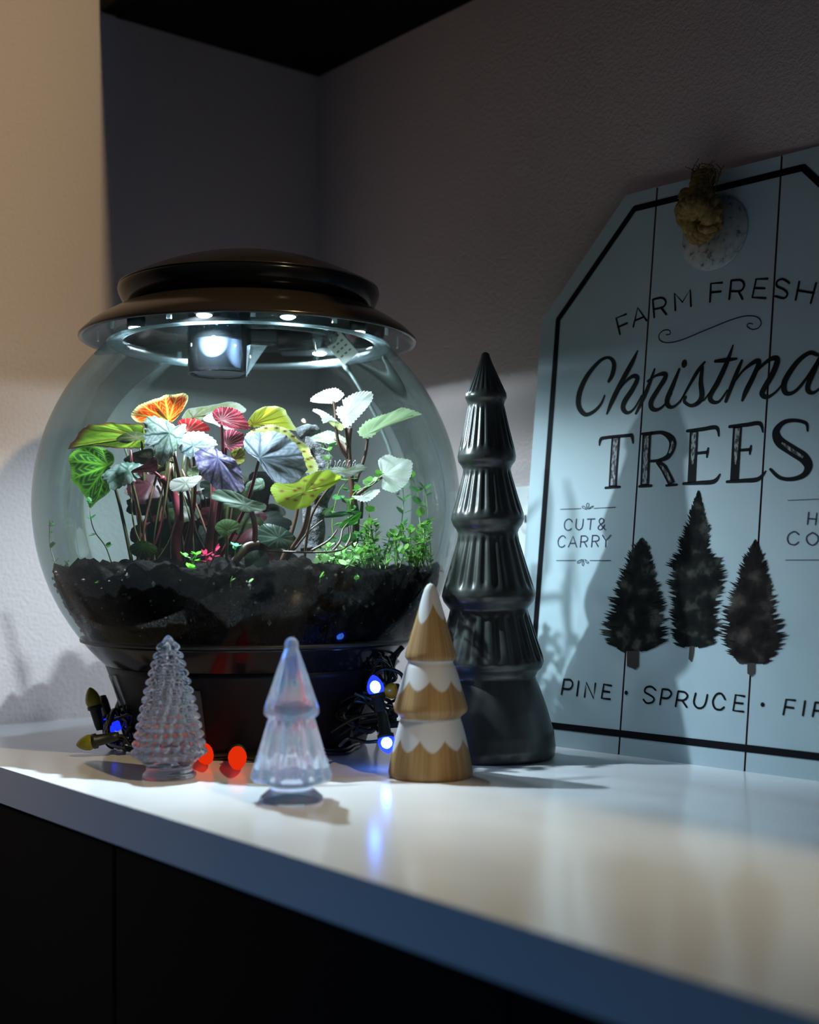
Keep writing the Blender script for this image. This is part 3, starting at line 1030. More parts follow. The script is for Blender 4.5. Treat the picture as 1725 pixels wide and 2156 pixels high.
# --- spotted begonia ------------------------------------------------------------------
spot_b = empty('spotted_begonia', at(592, 1195, 1.11), 'begonia with lime leaves dotted red-brown, front right of the silver leaf', 'plant')
sp = [RP(425, 952), RP(530, 950), RP(562, 932), RP(598, 978), RP(672, 900), RP(686, 940), RP(740, 865), RP(468, 1012), RP(534, 1025), RP(668, 990), RP(610, 870)]
leaf(spot_b, [RP(*p) for p in ((343, 930), (380, 888), (450, 895), (530, 885), (620, 832), (700, 800), (780, 788), (860, 818), (908, 842), (850, 898), (745, 960), (690, 1020), (640, 1068), (520, 1100), (420, 1062), (352, 1000))],
     RP(600, 960), 1.085, (0.1, -0.4), ((0.50, 0.68, 0.045), (0.62, 0.74, 0.12)), cup=0.25, nv=9, vw=1.6, sec=0.2, serr=1.5, teeth=60,
     spots=((0.36, 0.12, 0.02), [(x, y, 4.2) for x, y in sp]), ripple=0.08, gain=0.5)
arc = [(205, 470), (300, 455), (385, 455), (450, 480), (515, 520), (560, 575), (600, 640), (632, 700), (655, 760), (600, 720), (560, 640), (500, 570), (660, 690)]
leaf(spot_b, [RP(*p) for p in ((150, 500), (230, 455), (340, 432), (450, 455), (560, 540), (640, 620), (690, 710), (700, 790), (640, 815), (560, 800), (420, 750), (280, 640), (180, 560))],
     RP(420, 640), 1.165, (0.1, 0.35), ((0.60, 0.68, 0.16), (0.72, 0.75, 0.35)), cup=0.2, nv=11, vw=1.6, sec=0.2, serr=2.4, teeth=70, edge=(0.75, 0.74, 0.40),
     spots=((0.16, 0.02, 0.015), [RP(x, y) + (3.8,) for x, y in arc]), gain=0.5)
leaf(spot_b, [RP(*p) for p in ((735, 795), (800, 770), (880, 760), (960, 770), (1040, 735), (1100, 775), (1040, 815), (950, 838), (850, 830), (780, 815))],
     RP(900, 795), 1.135, (0.0, -0.7), ((0.62, 0.68, 0.60), (0.42, 0.50, 0.30)), cup=0.2, nv=9, serr=3.0, teeth=26, ripple=0.15, base2=(0.30, 0.38, 0.26))
hb = MB()
for i in range(9):
    bx, by = RP(840 + 20 * i, 765 - 3 * (i % 3))
    hb.add(*tube_vf([at(bx, by, 1.134), at(bx + 3, by - 9, 1.132), at(bx + (7 if i % 2 else 1), by - 14, 1.132)], 0.00028, 4, 6))
hb.build('leaf_hairs', pbr('pale_hair', (0.6, 0.6, 0.58), 0.6), spot_b)
stem(spot_b, RP(645, 1060) + (1.088,), (592, 1190, 1.105), RP(590, 1280) + (1.095,), 0.0038, 0.0026, 'stem_brown')
stem(spot_b, RP(420, 640) + (1.168,), (590, 1190, 1.17), None, 0.0026, 0.0018, 'stem_brown')
stem(spot_b, RP(900, 800) + (1.138,), (640, 1190, 1.16), None, 0.0018, 0.0012, 'stem_brown', -0.1)

# --- pale upright plant at the right ----------------------------------------------------
WHT, WHV = (0.86, 0.90, 0.84), (0.72, 0.80, 0.66)
PGR, PGV = (0.46, 0.64, 0.34), (0.60, 0.74, 0.50)
pale = empty('pale_leaved_plant', at(745, 1195, 1.19), 'upright plant with bleached white toothed leaves on a brown stalk', 'plant')
leaf(pale, [RP(*p) for p in ((653, 242), (680, 195), (750, 158), (850, 140), (910, 175), (915, 200), (845, 256), (740, 258))], RP(835, 235), 1.185, (0.0, 0.6), (WHT, WHV), cup=0.2, nv=9, vw=1.4, gain=0.85, sec=0, serr=2.0, teeth=26)
leaf(pale, [RP(*p) for p in ((930, 455), (895, 400), (858, 345), (862, 292), (915, 272), (908, 232), (1005, 182), (1130, 163), (1148, 220), (1080, 312), (1000, 405))], RP(930, 360), 1.165, (0.2, -0.2), (WHT, WHV), cup=0.25, nv=9, vw=1.6, gain=0.85, sec=0, serr=3.0, teeth=30)
leaf(pale, [RP(*p) for p in ((668, 318), (700, 302), (780, 335), (878, 412), (800, 405), (752, 415), (730, 360))], RP(800, 380), 1.175, (0.0, 0.5), (WHT, WHV), cup=0.2, nv=7, vw=1.4, gain=0.85, sec=0, serr=2.0, teeth=20)
leaf(pale, [RP(*p) for p in ((790, 400), (830, 395), (910, 430), (900, 475), (850, 455))], RP(850, 430), 1.178, (0.0, 0.5), ((0.50, 0.55, 0.20), (0.55, 0.6, 0.3)), cup=0.2, nv=7, vw=1.4, gain=0.85, sec=0, serr=1.5, teeth=20)
leaf(pale, [RP(*p) for p in ((1028, 492), (1095, 402), (1200, 358), (1310, 318), (1400, 288), (1460, 318), (1520, 350), (1430, 355), (1350, 372), (1260, 425), (1190, 478), (1110, 538))], RP(1105, 500), 1.185, (0.2, -0.4), (PGR, PGV), cup=0.15, nv=9, vw=1.5, gain=0.7, sec=0.2, serr=3.0, teeth=34)
leaf(pale, [RP(*p) for p in ((638, 545), (760, 480), (832, 484), (940, 552), (850, 588), (740, 565))], RP(840, 540), 1.205, (0.0, -0.6), (PGR, (0.60, 0.75, 0.55)), cup=0.2, nv=9, vw=1.4, gain=0.7, sec=0.2, serr=1.5, teeth=26, base2=(0.42, 0.62, 0.44))
leaf(pale, [RP(*p) for p in ((1188, 732), (1205, 690), (1262, 668), (1350, 690), (1432, 702), (1458, 782), (1412, 892), (1312, 966), (1215, 925), (1222, 850))], RP(1230, 830), 1.175, (0.1, -0.25), (WHT, WHV), cup=0.25, nv=9, vw=1.6, gain=0.85, sec=0, serr=2.0, teeth=36, base2=(0.74, 0.86, 0.70))
leaf(pale, [RP(*p) for p in ((985, 992), (1060, 985), (1120, 950), (1195, 942), (1170, 985), (1110, 1032), (1040, 1030))], RP(1060, 1005), 1.165, (0.0, -0.5), (WHT, WHV), cup=0.2, nv=7, vw=1.2, gain=0.85, sec=0, serr=2.5, teeth=20)
tube('stalk', [inside(at(742, 1195, 1.195)), at(*RP(1015, 1180), 1.195), at(*RP(985, 960), 1.19), at(*RP(955, 640), 1.188), at(*RP(968, 450), 1.185)], lambda t: 0.0036 - 0.0018 * t, 'stem_brown', pale, 10, 40)
for a, rt, md in ((RP(835, 235) + (1.187,), RP(850, 440) + (1.187,), RP(850, 340) + (1.187,)),
                  (RP(850, 430) + (1.18,), RP(950, 690) + (1.188,), RP(880, 590) + (1.184,)),
                  (RP(930, 450) + (1.168,), RP(955, 600) + (1.187,), RP(940, 520) + (1.178,)),
                  (RP(1105, 520) + (1.186,), RP(1010, 880) + (1.19,), RP(1080, 680) + (1.188,)),
                  (RP(840, 545) + (1.206,), RP(950, 640) + (1.19,), RP(900, 570) + (1.20,)),
                  (RP(1225, 835) + (1.178,), RP(1020, 980) + (1.19,), RP(1130, 900) + (1.186,)),
                  (RP(1060, 1010) + (1.167,), RP(1050, 1160) + (1.185,), RP(1058, 1080) + (1.176,))):
    tube('petiole', [at(*rt), at(*md), at(*a)], lambda t: 0.0019 - 0.0006 * t, 'stem_brown', pale, 8, 16)

# --- low striped plants in front --------------------------------------------------------
low = empty('striped_begonia', at(535, 1190, 1.09), 'low begonia with grey-green silver-striped leaves near the front glass', 'plant')
leaf(low, [LP(*p) for p in ((1288, 975), (1320, 950), (1410, 943), (1500, 965), (1580, 1010), (1680, 1040), (1728, 1062), (1722, 1100), (1640, 1112), (1560, 1120), (1460, 1085), (1380, 1050), (1305, 1020))],
     LP(1560, 1060), 1.075, (0.1, -0.6), ((0.15, 0.24, 0.16), (0.42, 0.52, 0.43)), cup=0.25, nv=11, vw=3.5, sec=0.2, serr=0.8, material='leaf_dark', ripple=0.1)
leaf(low, [RP(*p) for p in ((215, 1270), (260, 1220), (350, 1210), (450, 1250), (545, 1330), (520, 1400), (430, 1410), (320, 1390), (240, 1340))],
     RP(400, 1320), 1.10, (0.0, -0.4), ((0.025, 0.055, 0.035), (0.13, 0.20, 0.14)), cup=0.35, nv=13, vw=2.5, sec=0.4, serr=0.8, material='leaf_dark')
leaf(low, [RP(*p) for p in ((135, 1470), (200, 1420), (290, 1430), (325, 1500), (300, 1580), (220, 1620), (150, 1570))],
     RP(230, 1500), 1.075, (0.0, -0.3), ((0.014, 0.028, 0.014), (0.035, 0.06, 0.03)), cup=0.35, nv=9, sec=0.4, serr=0.6, material='leaf_dark')
tube('stem', [inside(at(*RP(190, 1400), 1.09)), at(*RP(215, 1300), 1.088), at(*RP(205, 1180), 1.085), at(*RP(175, 1090), 1.078)], 0.0024, 'stem_red', low, 8, 20)
tube('runner', [inside(at(470, 1210, 1.085)), inside(at(505, 1170, 1.083)), inside(at(520, 1150, 1.085)), inside(at(545, 1145, 1.09))], lambda t: 0.0036 - 0.001 * t, 'stem_brown', low, 8, 20)
fan = empty('fan_seedling', at(476, 1195, 1.085), 'small round pale-green fan leaf on a short stalk, low in the middle', 'plant')
leaf(fan, [LP(*p) for p in ((1322, 1240), (1350, 1195), (1420, 1172), (1490, 1190), (1518, 1235), (1480, 1265), (1440, 1300), (1400, 1315), (1350, 1285))],
     LP(1415, 1262), 1.075, (0.0, -0.4), ((0.17, 0.30, 0.10), (0.07, 0.13, 0.04)), cup=0.3, nv=13, vw=1.6, sec=0.2, serr=0.8, ripple=0.08)
tube('stem', [inside(at(476, 1198, 1.09)), at(478, 1150, 1.08), at(*LP(1415, 1262), 1.076)], 0.0012, 'stem_green', fan, 6, 14)
mossy = empty('mossy_begonia', at(302, 1190, 1.13), 'dark mossy-green hairy leaf lying on the soil at left', 'plant')
leaf(mossy, [LP(*p) for p in ((648, 1400), (690, 1360), (760, 1345), (840, 1372), (865, 1420), (830, 1465), (750, 1480), (680, 1455))],
     LP(760, 1380), 1.115, (0.0, -0.5), ((0.035, 0.08, 0.02), (0.14, 0.30, 0.06)), cup=0.5, nv=12, vw=1.8, sec=0.6, serr=1.8, teeth=40, material='leaf_dark')
tube('stem', [inside(at(310, 1200, 1.15)), at(*LP(760, 1385), 1.118)], 0.0012, 'stem_green', mossy, 6, 6)

# --- piece of bark behind the spotted leaf ------------------------------------------------
bk = MB()
for P, r in (([RP(560, 500), RP(640, 470), RP(715, 440)], 0.0055), ([RP(620, 590), RP(700, 620), RP(770, 720), RP(790, 800)], 0.008),
             ([RP(700, 760), RP(740, 900), RP(700, 1050), RP(680, 1150), RP(660, 1420)], 0.011)):
    path = [at(x, y, 1.215) for x, y in P]
    v, f = tube_vf(path, r, 14, 30)
    v = [p + Vector((noise.noise(p * 90), noise.noise(p * 90 + Vector((5, 0, 0))), noise.noise(p * 90 + Vector((0, 9, 0))))) * 0.004 for p in v]
    bk.add(v, f)
tag(bk.build('bark_branch', 'bark'), 'knobbly grey bark branch standing behind the spotted leaf', 'branch')

# --- creeping plants -----------------------------------------------------------------------
def leaflet(mb, p, direction, up, ln, wd, col):
    d = direction.normalized()
    s = d.cross(up)
    s = s.normalized() if s.length > 1e-5 else RV.copy()
    n = s.cross(d)
    pts = [p, p + d * ln * .3 + s * wd * .5 + n * ln * .05, p + d * ln * .7 + s * wd * .45 + n * ln * .04, p + d * ln,
           p + d * ln * .7 - s * wd * .45 + n * ln * .04, p + d * ln * .3 - s * wd * .5 + n * ln * .05, p + d * ln * .5 - n * ln * .03]
    mb.add(pts, [(0, 1, 6), (1, 2, 6), (2, 3, 6), (3, 4, 6), (4, 5, 6), (5, 0, 6)], col)


def creeper(name, label, stems, ln, wd, cols, seed, group=None, material='leaf', smat='stem_lime', gap=0.006, r=0.0006):
    rg = random.Random(seed)
    root = empty(name, at(*stems[0][0]), label, 'plant', group)
    fol = MB()
    st = MB()
    for P in stems:
        path = [inside(at(*q), 0.1915) for q in P]
        st.add(*tube_vf(path, lambda t: r * (1.1 - 0.5 * t), 5, 16))
        sm = [Vector(q) for q in spline([tuple(q) for q in path], 60)]
        acc = 0
        for a, b in zip(sm, sm[1:]):
            acc += (b - a).length
            if acc > gap:
                acc = 0
                t = (b - a).normalized()
                for sgn in (1, -1):
                    ang = rg.uniform(0, 2 * PI)
                    x, y = frame_for(t)
                    d = (x * math.cos(ang) + y * math.sin(ang)) + t * rg.uniform(0.0, 0.6) + UV_ * 0.2
                    k = rg.uniform(0.65, 1.25)
                    p2 = inside(a + d.normalized() * ln * k, 0.192)
                    leaflet(fol, a, p2 - a, UV_ + RV * rg.uniform(-.4, .4), ln * k, wd * k, rg.choice(cols))
        for q in range(3):
            d = Vector((rg.uniform(-1, 1), rg.uniform(-1, 1), rg.uniform(0, 1)))
            leaflet(fol, sm[-1], d, UV_, ln, wd, rg.choice(cols))
    st.build('stem', smat, root)
    fol.build('foliage', material, root, True, True)
    return root


G1 = [(0.055, 0.17, 0.022), (0.09, 0.24, 0.035), (0.035, 0.12, 0.02), (0.15, 0.30, 0.075)]
G2 = [(0.04, 0.15, 0.04), (0.06, 0.20, 0.06), (0.03, 0.11, 0.035)]
G3 = [(0.30, 0.55, 0.20), (0.18, 0.46, 0.10), (0.42, 0.62, 0.32)]
rg = random.Random(5)


def bush(x0, x1, n, ytop, d0, d1, seed, ybase=1192):
    rb = random.Random(seed)
    out = []
    for i in range(n):
        a = rb.uniform(x0, x1)
        d = rb.uniform(d0, d1)
        h = rb.uniform(ytop, (ytop + ybase) / 2 + 25)
        b = a + rb.uniform(-22, 22)
        out.append([(a, ybase + rb.uniform(-2, 8), d), ((a + b) / 2 + rb.uniform(-8, 8), (ybase + h) / 2, d + rb.uniform(-.008, .008)), (b, h, d + rb.uniform(-.012, .012))])
    return out


creeper('baby_tears', 'bushy bright green creeper with tiny leaves against the right of the globe', bush(762, 908, 46, 1098, 1.11, 1.22, 1), 0.0072, 0.0046, G1, 11)
creeper('clover_creeper', 'pale green ground creeper below the lime spotted leaf', bush(675, 762, 20, 1150, 1.10, 1.16, 2), 0.0078, 0.0056, G3, 12)
creeper('climbing_fig', 'dark green round-leaved climber rising on the right glass beside the white leaf',
        [[(835, 1190, 1.20), (845, 1110, 1.21), (850, 1050, 1.22), (845, 1010, 1.22)], [(905, 1180, 1.22), (885, 1100, 1.24), (880, 1040, 1.25), (868, 1005, 1.25)],
         [(870, 1190, 1.22), (900, 1100, 1.24), (895, 1030, 1.25)], [(790, 1190, 1.19), (780, 1100, 1.2), (770, 1030, 1.205), (800, 1010, 1.20)],
         [(720, 1190, 1.2), (700, 1110, 1.2), (712, 1040, 1.2), (735, 1010, 1.19)], [(760, 1190, 1.18), (748, 1120, 1.18), (730, 1060, 1.185)]], 0.0098, 0.0080, G2 + G1[:2], 13, gap=0.012)
creeper('round_sprig', 'sprig of small fresh green leaves behind the white toothed leaf',
        [[(735, 1095, 1.185), (745, 1040, 1.18), (785, 1020, 1.175), (800, 1000, 1.175)], [(690, 990, 1.20), (695, 955, 1.2), (692, 935, 1.2)]], 0.0088, 0.0066, G1 + G3, 14, gap=0.009)
creeper('glass_vine', 'thin dark vine with sparse tiny leaves on the left glass',
        [[(235, 1185, 1.15), (222, 1150, 1.15), (200, 1120, 1.15), (191, 1090, 1.15), (190, 1060, 1.155)],
         [(125, 1210, 1.22), (108, 1160, 1.23), (98, 1130, 1.235), (105, 1095, 1.235), (88, 1110, 1.24)]], 0.0070, 0.0044, G2, 15, smat='stem_green', gap=0.014)
creeper('left_moss_plant', 'tuft of fine dark moss on the soil by the left glass', bush(130, 190, 22, 1178, 1.17, 1.23, 6, 1212), 0.0035, 0.0012, G2, 16, gap=0.003)
creeper('centre_clover', 'little bright green clover between the red stalks at centre', [[(402, 1215, 1.075), (404, 1180, 1.078), (390, 1172, 1.08)], [(402, 1215, 1.075), (408, 1185, 1.077), (415, 1168, 1.08)]], 0.0060, 0.0052, [(0.10, 0.55, 0.03), (0.16, 0.6, 0.05)], 17, gap=0.007)
creeper('mint_rosette', 'tiny mint-green rosette beside the pale fan leaf', [[(495, 1175, 1.085), (496, 1150, 1.082)]], 0.0060, 0.0050, [(0.12, 0.48, 0.25), (0.2, 0.55, 0.3)], 18, gap=0.008)
creeper('crimson_seedling', 'small crimson seedling at the foot of the red stalks', [[(440, 1195, 1.08), (432, 1170, 1.08)], [(440, 1195, 1.08), (455, 1160, 1.08)]], 0.0075, 0.0030, [(0.45, 0.03, 0.08), (0.3, 0.02, 0.06)], 19, smat='stem_red', gap=0.005)
ri = random.Random(9)
for i, (x, y, what) in enumerate(((207, 1228, 'at far left'), (255, 1242, 'left of the centre'), (527, 1245, 'below the middle runner'), (482, 1237, 'beside the brown runner'),
                                  (776, 1240, 'right below the brown soil'), (690, 1232, 'between the brown mound and the right sprout'))):
    d = 1.242 - math.sqrt(max(0.0, 0.192 ** 2 - ((x - 525) * 0.00042) ** 2 - 0.03 ** 2))
    creeper('soil_sprout', 'tiny green sprout pressed against the front glass ' + what, [[(x, y + 14, d), (x + 1, y + 4, d), (x, y, d)]], 0.0062 if i > 1 else 0.0038, 0.0045,
            [(0.16, 0.50, 0.05), (0.3, 0.6, 0.2)], 30 + i, 'sprouts on the soil face', gap=0.006)
# blade leaves, front right
bl = empty('blade_plant', at(740, 1180, 1.13), 'narrow glossy green blade leaves below the lime spotted leaf', 'plant')
leaf(bl, [RP(*p) for p in ((752, 1162), (800, 1130), (900, 1112), (1050, 1108), (1000, 1135), (900, 1155))], RP(960, 1128), 1.125, (0, -0.4), ((0.035, 0.22, 0.05), (0.12, 0.38, 0.16)), nv=4, sec=0, serr=0, NA=72, NR=8)
leaf(bl, [RP(*p) for p in ((878, 1245), (910, 1190), (980, 1150), (1055, 1118), (1030, 1180), (960, 1230))], RP(960, 1185), 1.115, (0, -0.4), ((0.06, 0.44, 0.02), (0.10, 0.5, 0.05)), nv=4, sec=0, serr=0, NA=72, NR=8)
leaf(bl, [RP(*p) for p in ((735, 1130), (780, 1090), (838, 1068), (820, 1105), (770, 1135))], RP(790, 1100), 1.12, (0, -0.4), ((0.14, 0.38, 0.10), (0.30, 0.5, 0.25)), nv=4, sec=0, serr=0, NA=72, NR=8)
leaf(bl, [RP(*p) for p in ((935, 1140), (945, 1060), (955, 1030), (975, 1100), (965, 1135))], RP(955, 1100), 1.125, (0, 0.2), ((0.16, 0.42, 0.06), (0.3, 0.5, 0.2)), nv=4, sec=0, serr=0, NA=72, NR=8)
leaf(bl, [RP(*p) for p in ((895, 1340), (930, 1295), (990, 1285), (1015, 1320), (980, 1350), (930, 1360))], RP(950, 1325), 1.115, (0, -0.5), ((0.05, 0.28, 0.05), (0.10, 0.36, 0.10)), nv=6, sec=0, serr=0.5, NA=72, NR=8)
leaf(bl, [RP(*p) for p in ((1085, 1085), (1110, 1068), (1155, 1078), (1140, 1105), (1105, 1115))], RP(1115, 1090), 1.13, (0, -0.3), ((0.12, 0.5, 0.03), (0.2, 0.5, 0.1)), nv=4, sec=0, serr=0, NA=72, NR=8)
tube('stem', [inside(at(*RP(990, 1400), 1.14)), at(*RP(965, 1300), 1.128), at(*RP(955, 1160), 1.12)], 0.0011, 'stem_brown', bl, 6, 16)
dry = empty('dry_twigs', at(690, 1165, 1.10), 'thin dry brown twigs arching over the soil at right of centre', 'twigs')
for P in ([(560, 1160, 1.10), (650, 1163, 1.095), (710, 1160, 1.095), (735, 1148, 1.10), (742, 1140, 1.105)], [(655, 1160, 1.10), (690, 1140, 1.10), (706, 1122, 1.105), (710, 1115, 1.11)],
          [(700, 1160, 1.096), (716, 1140, 1.1), (722, 1115, 1.11), (735, 1100, 1.115)], [(622, 1155, 1.09), (650, 1120, 1.092), (680, 1095, 1.1)], [(728, 1152, 1.098), (738, 1130, 1.105), (736, 1108, 1.11)]):
    tube('twig', [inside(at(*q)) for q in P], lambda t: 0.0012 - 0.0006 * t, 'stem_brown', dry, 6, 20)

# ------------------------------------------------------------------ tree figurines
def tree_axis(lean_right=0.0):
    ez = (UV_ + RV * lean_right).normalized()
    ex = RV - ez * RV.dot(ez)
    ex.normalize()
    return ex, ez.cross(ex), ez


def prof_px(rows, ybase, k):
    """rows of (y, r) in pixels -> (r, z) in metres"""
    return [(r * k, (ybase - y) * k) for y, r in rows]


def densify(pf, step):
    out = []
    for (r0, z0), (r1, z1) in zip(pf, pf[1:]):
        n = max(1, int(math.hypot(r1 - r0, z1 - z0) / step))
        out += [(r0 + (r1 - r0) * i / n, z0 + (z1 - z0) * i / n) for i in range(n)]
    return out + [pf[-1]]


# tall grey ribbed tree
DT = onz(1034, 1592)
k = (DT - CAM).dot(FV) / FPX
rows = [(1592, 0), (1592, 128), (1589, 134), (1570, 136), (1540, 133), (1490, 119), (1440, 102), (1424, 96), (1414, 100), (1405, 110), (1393, 114), (1380, 112), (1340, 99), (1295, 85), (1283, 82), (1275, 88),
        (1266, 95), (1254, 99), (1242, 97), (1200, 84), (1140, 66), (1122, 63), (1114, 66), (1106, 72), (1094, 77), (1082, 76), (1050, 66), (1000, 52), (988, 50), (981, 53), (972, 60), (962, 62), (950, 60),
        (900, 48), (862, 40), (852, 38), (846, 40), (838, 44), (829, 43), (800, 30), (770, 17), (752, 10), (745, 8), (742, 4), (741, 0)]
pf = densify(prof_px(rows, 1592, k), 0.0016)
valley = [(1424 + 1405) / 2, 1283, 1118, 985, 850]


def rib(r, z, a, i):
    y = 1592 - z / k
    if y > 1440 or y < 770 or r < 0.004:
        return r
    edges = [1435, 1290, 1126, 990, 856, 760]
    for e0, e1 in zip(edges, edges[1:]):
        if e1 <= y <= e0:
            u = (e0 - y) / (e0 - e1)        # 0 at the bottom of a tier
            amp = smooth01(0.26, 0.42, u) * (1 - smooth01(0.93, 1.0, u))
            return r * (1 - 0.050 * amp * (0.5 + 0.5 * math.cos(22 * a + 0.6 * math.sin(3 * a))) ** 1.5)
    return r


dt = empty('ribbed_tree_figurine', DT, 'tall dark grey ribbed ceramic tree in five tiers, beside the sign', 'tree figurine')
axis = tree_axis(-0.014)
v, f = lathe_vf(pf, DT, 176, rib, axis)
mesh('body', v, f, 'ceramic', dt)

# wooden tree with painted snow
WT = onz(907, 1634)
k = (WT - CAM).dot(FV) / FPX
rows = [(1634, 0), (1634, 84), (1631, 88), (1622, 89), (1590, 83), (1545, 73), (1520, 66), (1513, 63), (1508, 64), (1503, 70), (1498, 76), (1490, 78), (1480, 76), (1440, 64), (1402, 52), (1396, 48), (1391, 48), (1388, 51),
        (1383, 54), (1374, 53), (1330, 40), (1280, 25), (1252, 17), (1240, 13), (1232, 8), (1229, 3), (1228, 0)]
pf = densify(prof_px(rows, 1634, k), 0.0012)
v, f = lathe_vf(pf, WT, 144, None, tree_axis(0.0))
cols = []
fr_ang = math.atan2(-FV.dot(tree_axis(0)[1]), -FV.dot(tree_axis(0)[0]))
for i, (r, z) in enumerate(pf):
    y = 1634 - z / k
    for q in range(144):
        a = 2 * PI * q / 144
        an = ((a - fr_ang + PI) % (2 * PI)) - PI

        def scallop(top, base, depth, n, ph):
            s = (an * n / (2 * PI) + ph) % 1.0
            return base + depth * (1 - abs(2 * s - 1) ** 1.6) * (0.75 + 0.5 * abs(noise.noise(Vector((math.floor(an * n / (2 * PI) + ph) * 1.7, n, 0.5)))))
        lim = scallop(0, 1270, 44, 4, 0.88) if y < 1389 else (scallop(0, 1430, 25, 8, 0.05) if y < 1509 else scallop(0, 1551, 28, 9, 0.45))
        sn = 1 - smooth01(lim - 2.5, lim + 2.5, y)
        g = noise.noise(Vector((math.cos(a) * 7, math.sin(a) * 7, z * 12))) * 0.5 + noise.noise(Vector((math.cos(a) * 22, math.sin(a) * 22, z * 16))) * 0.5
        wood = lerp3((0.21, 0.12, 0.045), (0.33, 0.205, 0.09), smooth01(-0.4, 0.4, g))
        cols.append(lerp3(wood, (0.50, 0.50, 0.53), sn))
wt = empty('wooden_tree_figurine', WT, 'small turned wooden tree with white painted snow scallops', 'tree figurine')
mesh('body', v, f, 'wood_tree', wt, True, cols)

# smooth iridescent glass tree
BT = onz(614, 1686)
k = (BT - CAM).dot(FV) / FPX
rows = [(1686, 0), (1686, 64), (1683, 67), (1677, 66), (1668, 56), (1660, 46), (1653, 44), (1647, 60), (1642, 80), (1637, 87), (1632, 86), (1580, 69), (1530, 54), (1511, 49), (1506, 55), (1502, 58), (1494, 58), (1488, 57),
        (1450, 44), (1400, 27), (1372, 17), (1364, 14), (1358, 15), (1350, 13), (1344, 8), (1341, 0)]
pf = densify(prof_px(rows, 1686, k), 0.0025)


def facet(r, z, a, i):
    y = 1686 - z / k
    if 1512 < y < 1645:
        amp = smooth01(1512, 1535, y)
        return r * (1 - 0.085 * amp * (0.5 + 0.5 * math.cos(15 * a)) ** 0.8)
    if 1375 < y < 1485:
        return r * (1 - 0.03 * (0.5 + 0.5 * math.cos(15 * a)))
    return r


bt = empty('smooth_glass_tree', BT, 'iridescent clear glass tree with two smooth fluted tiers, nearest the counter edge', 'tree figurine')
v, f = lathe_vf(pf, BT, 180, facet, tree_axis(0.0))
smooth_angle(mesh('body', v, f, 'tree_glass', bt), 30)

# bumpy crystal tree
AT = onz(357, 1637)
k = (AT - CAM).dot(FV) / FPX
rows = [(1637, 0), (1637, 53), (1634, 56), (1628, 56), (1620, 49), (1612, 48), (1604, 56), (1594, 68), (1586, 71), (1575, 70), (1540, 63), (1500, 55), (1450, 43), (1400, 30), (1370, 21), (1350, 13), (1342, 8), (1338, 3), (1337, 0)]
pf = densify(prof_px(rows, 1637, k), 0.0011)


def hob(r, z, a, i):
    y = 1637 - z / k
    if y > 1592 or y < 1352:
        return r
    rowh = 18.5
    row = math.floor((1592 - y) / rowh)
    vy = ((1592 - y) / rowh - row - 0.5) * 2
    yc = 1592 - (row + 0.5) * rowh
    rc_ = 0
    for (y0, r0), (y1, r1) in zip(rows, rows[1:]):
        if y1 <= yc <= y0 and y0 != y1:
            rc_ = r0 + (r1 - r0) * (y0 - yc) / (y0 - y1)
    n = max(6, int(2 * PI * rc_ / 20))
    va = ((a * n / (2 * PI) + 0.5 * (row % 2)) % 1.0 - 0.5) * 2
    h = max(0.0, 1 - va * va - vy * vy)
    return r * 0.93 + 0.0052 * math.sqrt(h) * (0.55 + 0.45 * r / (60 * k))


atree = empty('bumpy_glass_tree', AT, 'clear crystal tree covered in rows of rounded bumps', 'tree figurine')
v, f = lathe_vf(pf, AT, 168, hob, tree_axis(-0.01))
mesh('body', v, f, 'crystal', atree)

# ------------------------------------------------------------------ sign leaning on the back wall
SB0 = onz(1166, 1571)
SU = (onz(1725, 1645) - SB0).normalized()
NH = Vector((SU.y, -SU.x, 0))
SA = math.radians(6.4)
SV = UV_ * math.cos(SA) - NH * math.sin(SA)
SN = SU.cross(SV).normalized()           # faces the room
if SN.dot(FV) > 0:
    SN = -SN
SH = 0.0                                  # height of the face above its plane


def su(x, y):
    """photo position -> coordinates on the sign's face"""
    p = onplane(x, y, SB0, SN) - SB0
    return p.dot(SU), p.dot(SV)


def sp3(u, v_, h=0.0):
    return SB0 + SU * u + SV * v_ + SN * h


UL, US, UC = -0.0545, 0.1310, 0.1417
ubr = 2 * UC - UL
c1 = su(1157, 674)
top = su(1385, 392)
t2 = su(1640, 331)
VT = (top[1] + t2[1]) / 2                  # top edge height
VC = c1[1]                                 # where the cut corner starts
UT = su(1318, 412)[0]                      # left end of the top edge
sign = empty('tag_shaped_sign', sp3(UC, 0), 'white board sign shaped like a gift tag, lettered for a tree farm', 'sign')
g1, g2 = UL + (UC - UL) * 2 / 3 - 0.0, UC + (ubr - UC) / 3
g1 = (su(1300, 1590)[0] + su(1387, 400)[0]) / 2
g2 = (su(1575, 1622)[0] + su(1640, 335)[0]) / 2
uTr = 2 * UC - UT
TH = 0.009


def top_at(u):
    if u < UT:
        return VC + (VT - VC) * (u - UL) / (UT - UL)
    if u > uTr:
        return VC + (VT - VC) * (ubr - u) / (ubr - uTr)
    return VT


def plank(u0, u1):
    us = [u0] + [u for u in (UT, uTr) if u0 < u < u1] + [u1]
    outl = [(u0, 0.0), (u1, 0.0)] + [(u, top_at(u)) for u in us[::-1]]
    n = len(outl)
    vv = [sp3(u, v_, 0) for u, v_ in outl] + [sp3(u, v_, -TH) for u, v_ in outl]
    ff = [tuple(range(n)), tuple(range(2 * n - 1, n - 1, -1))]
    fm = [0, 1]
    for i in range(n):
        j = (i + 1) % n
        ff.append((i, i + n, j + n, j))
        fm.append(1)
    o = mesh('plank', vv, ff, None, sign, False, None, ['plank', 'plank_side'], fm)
    return o


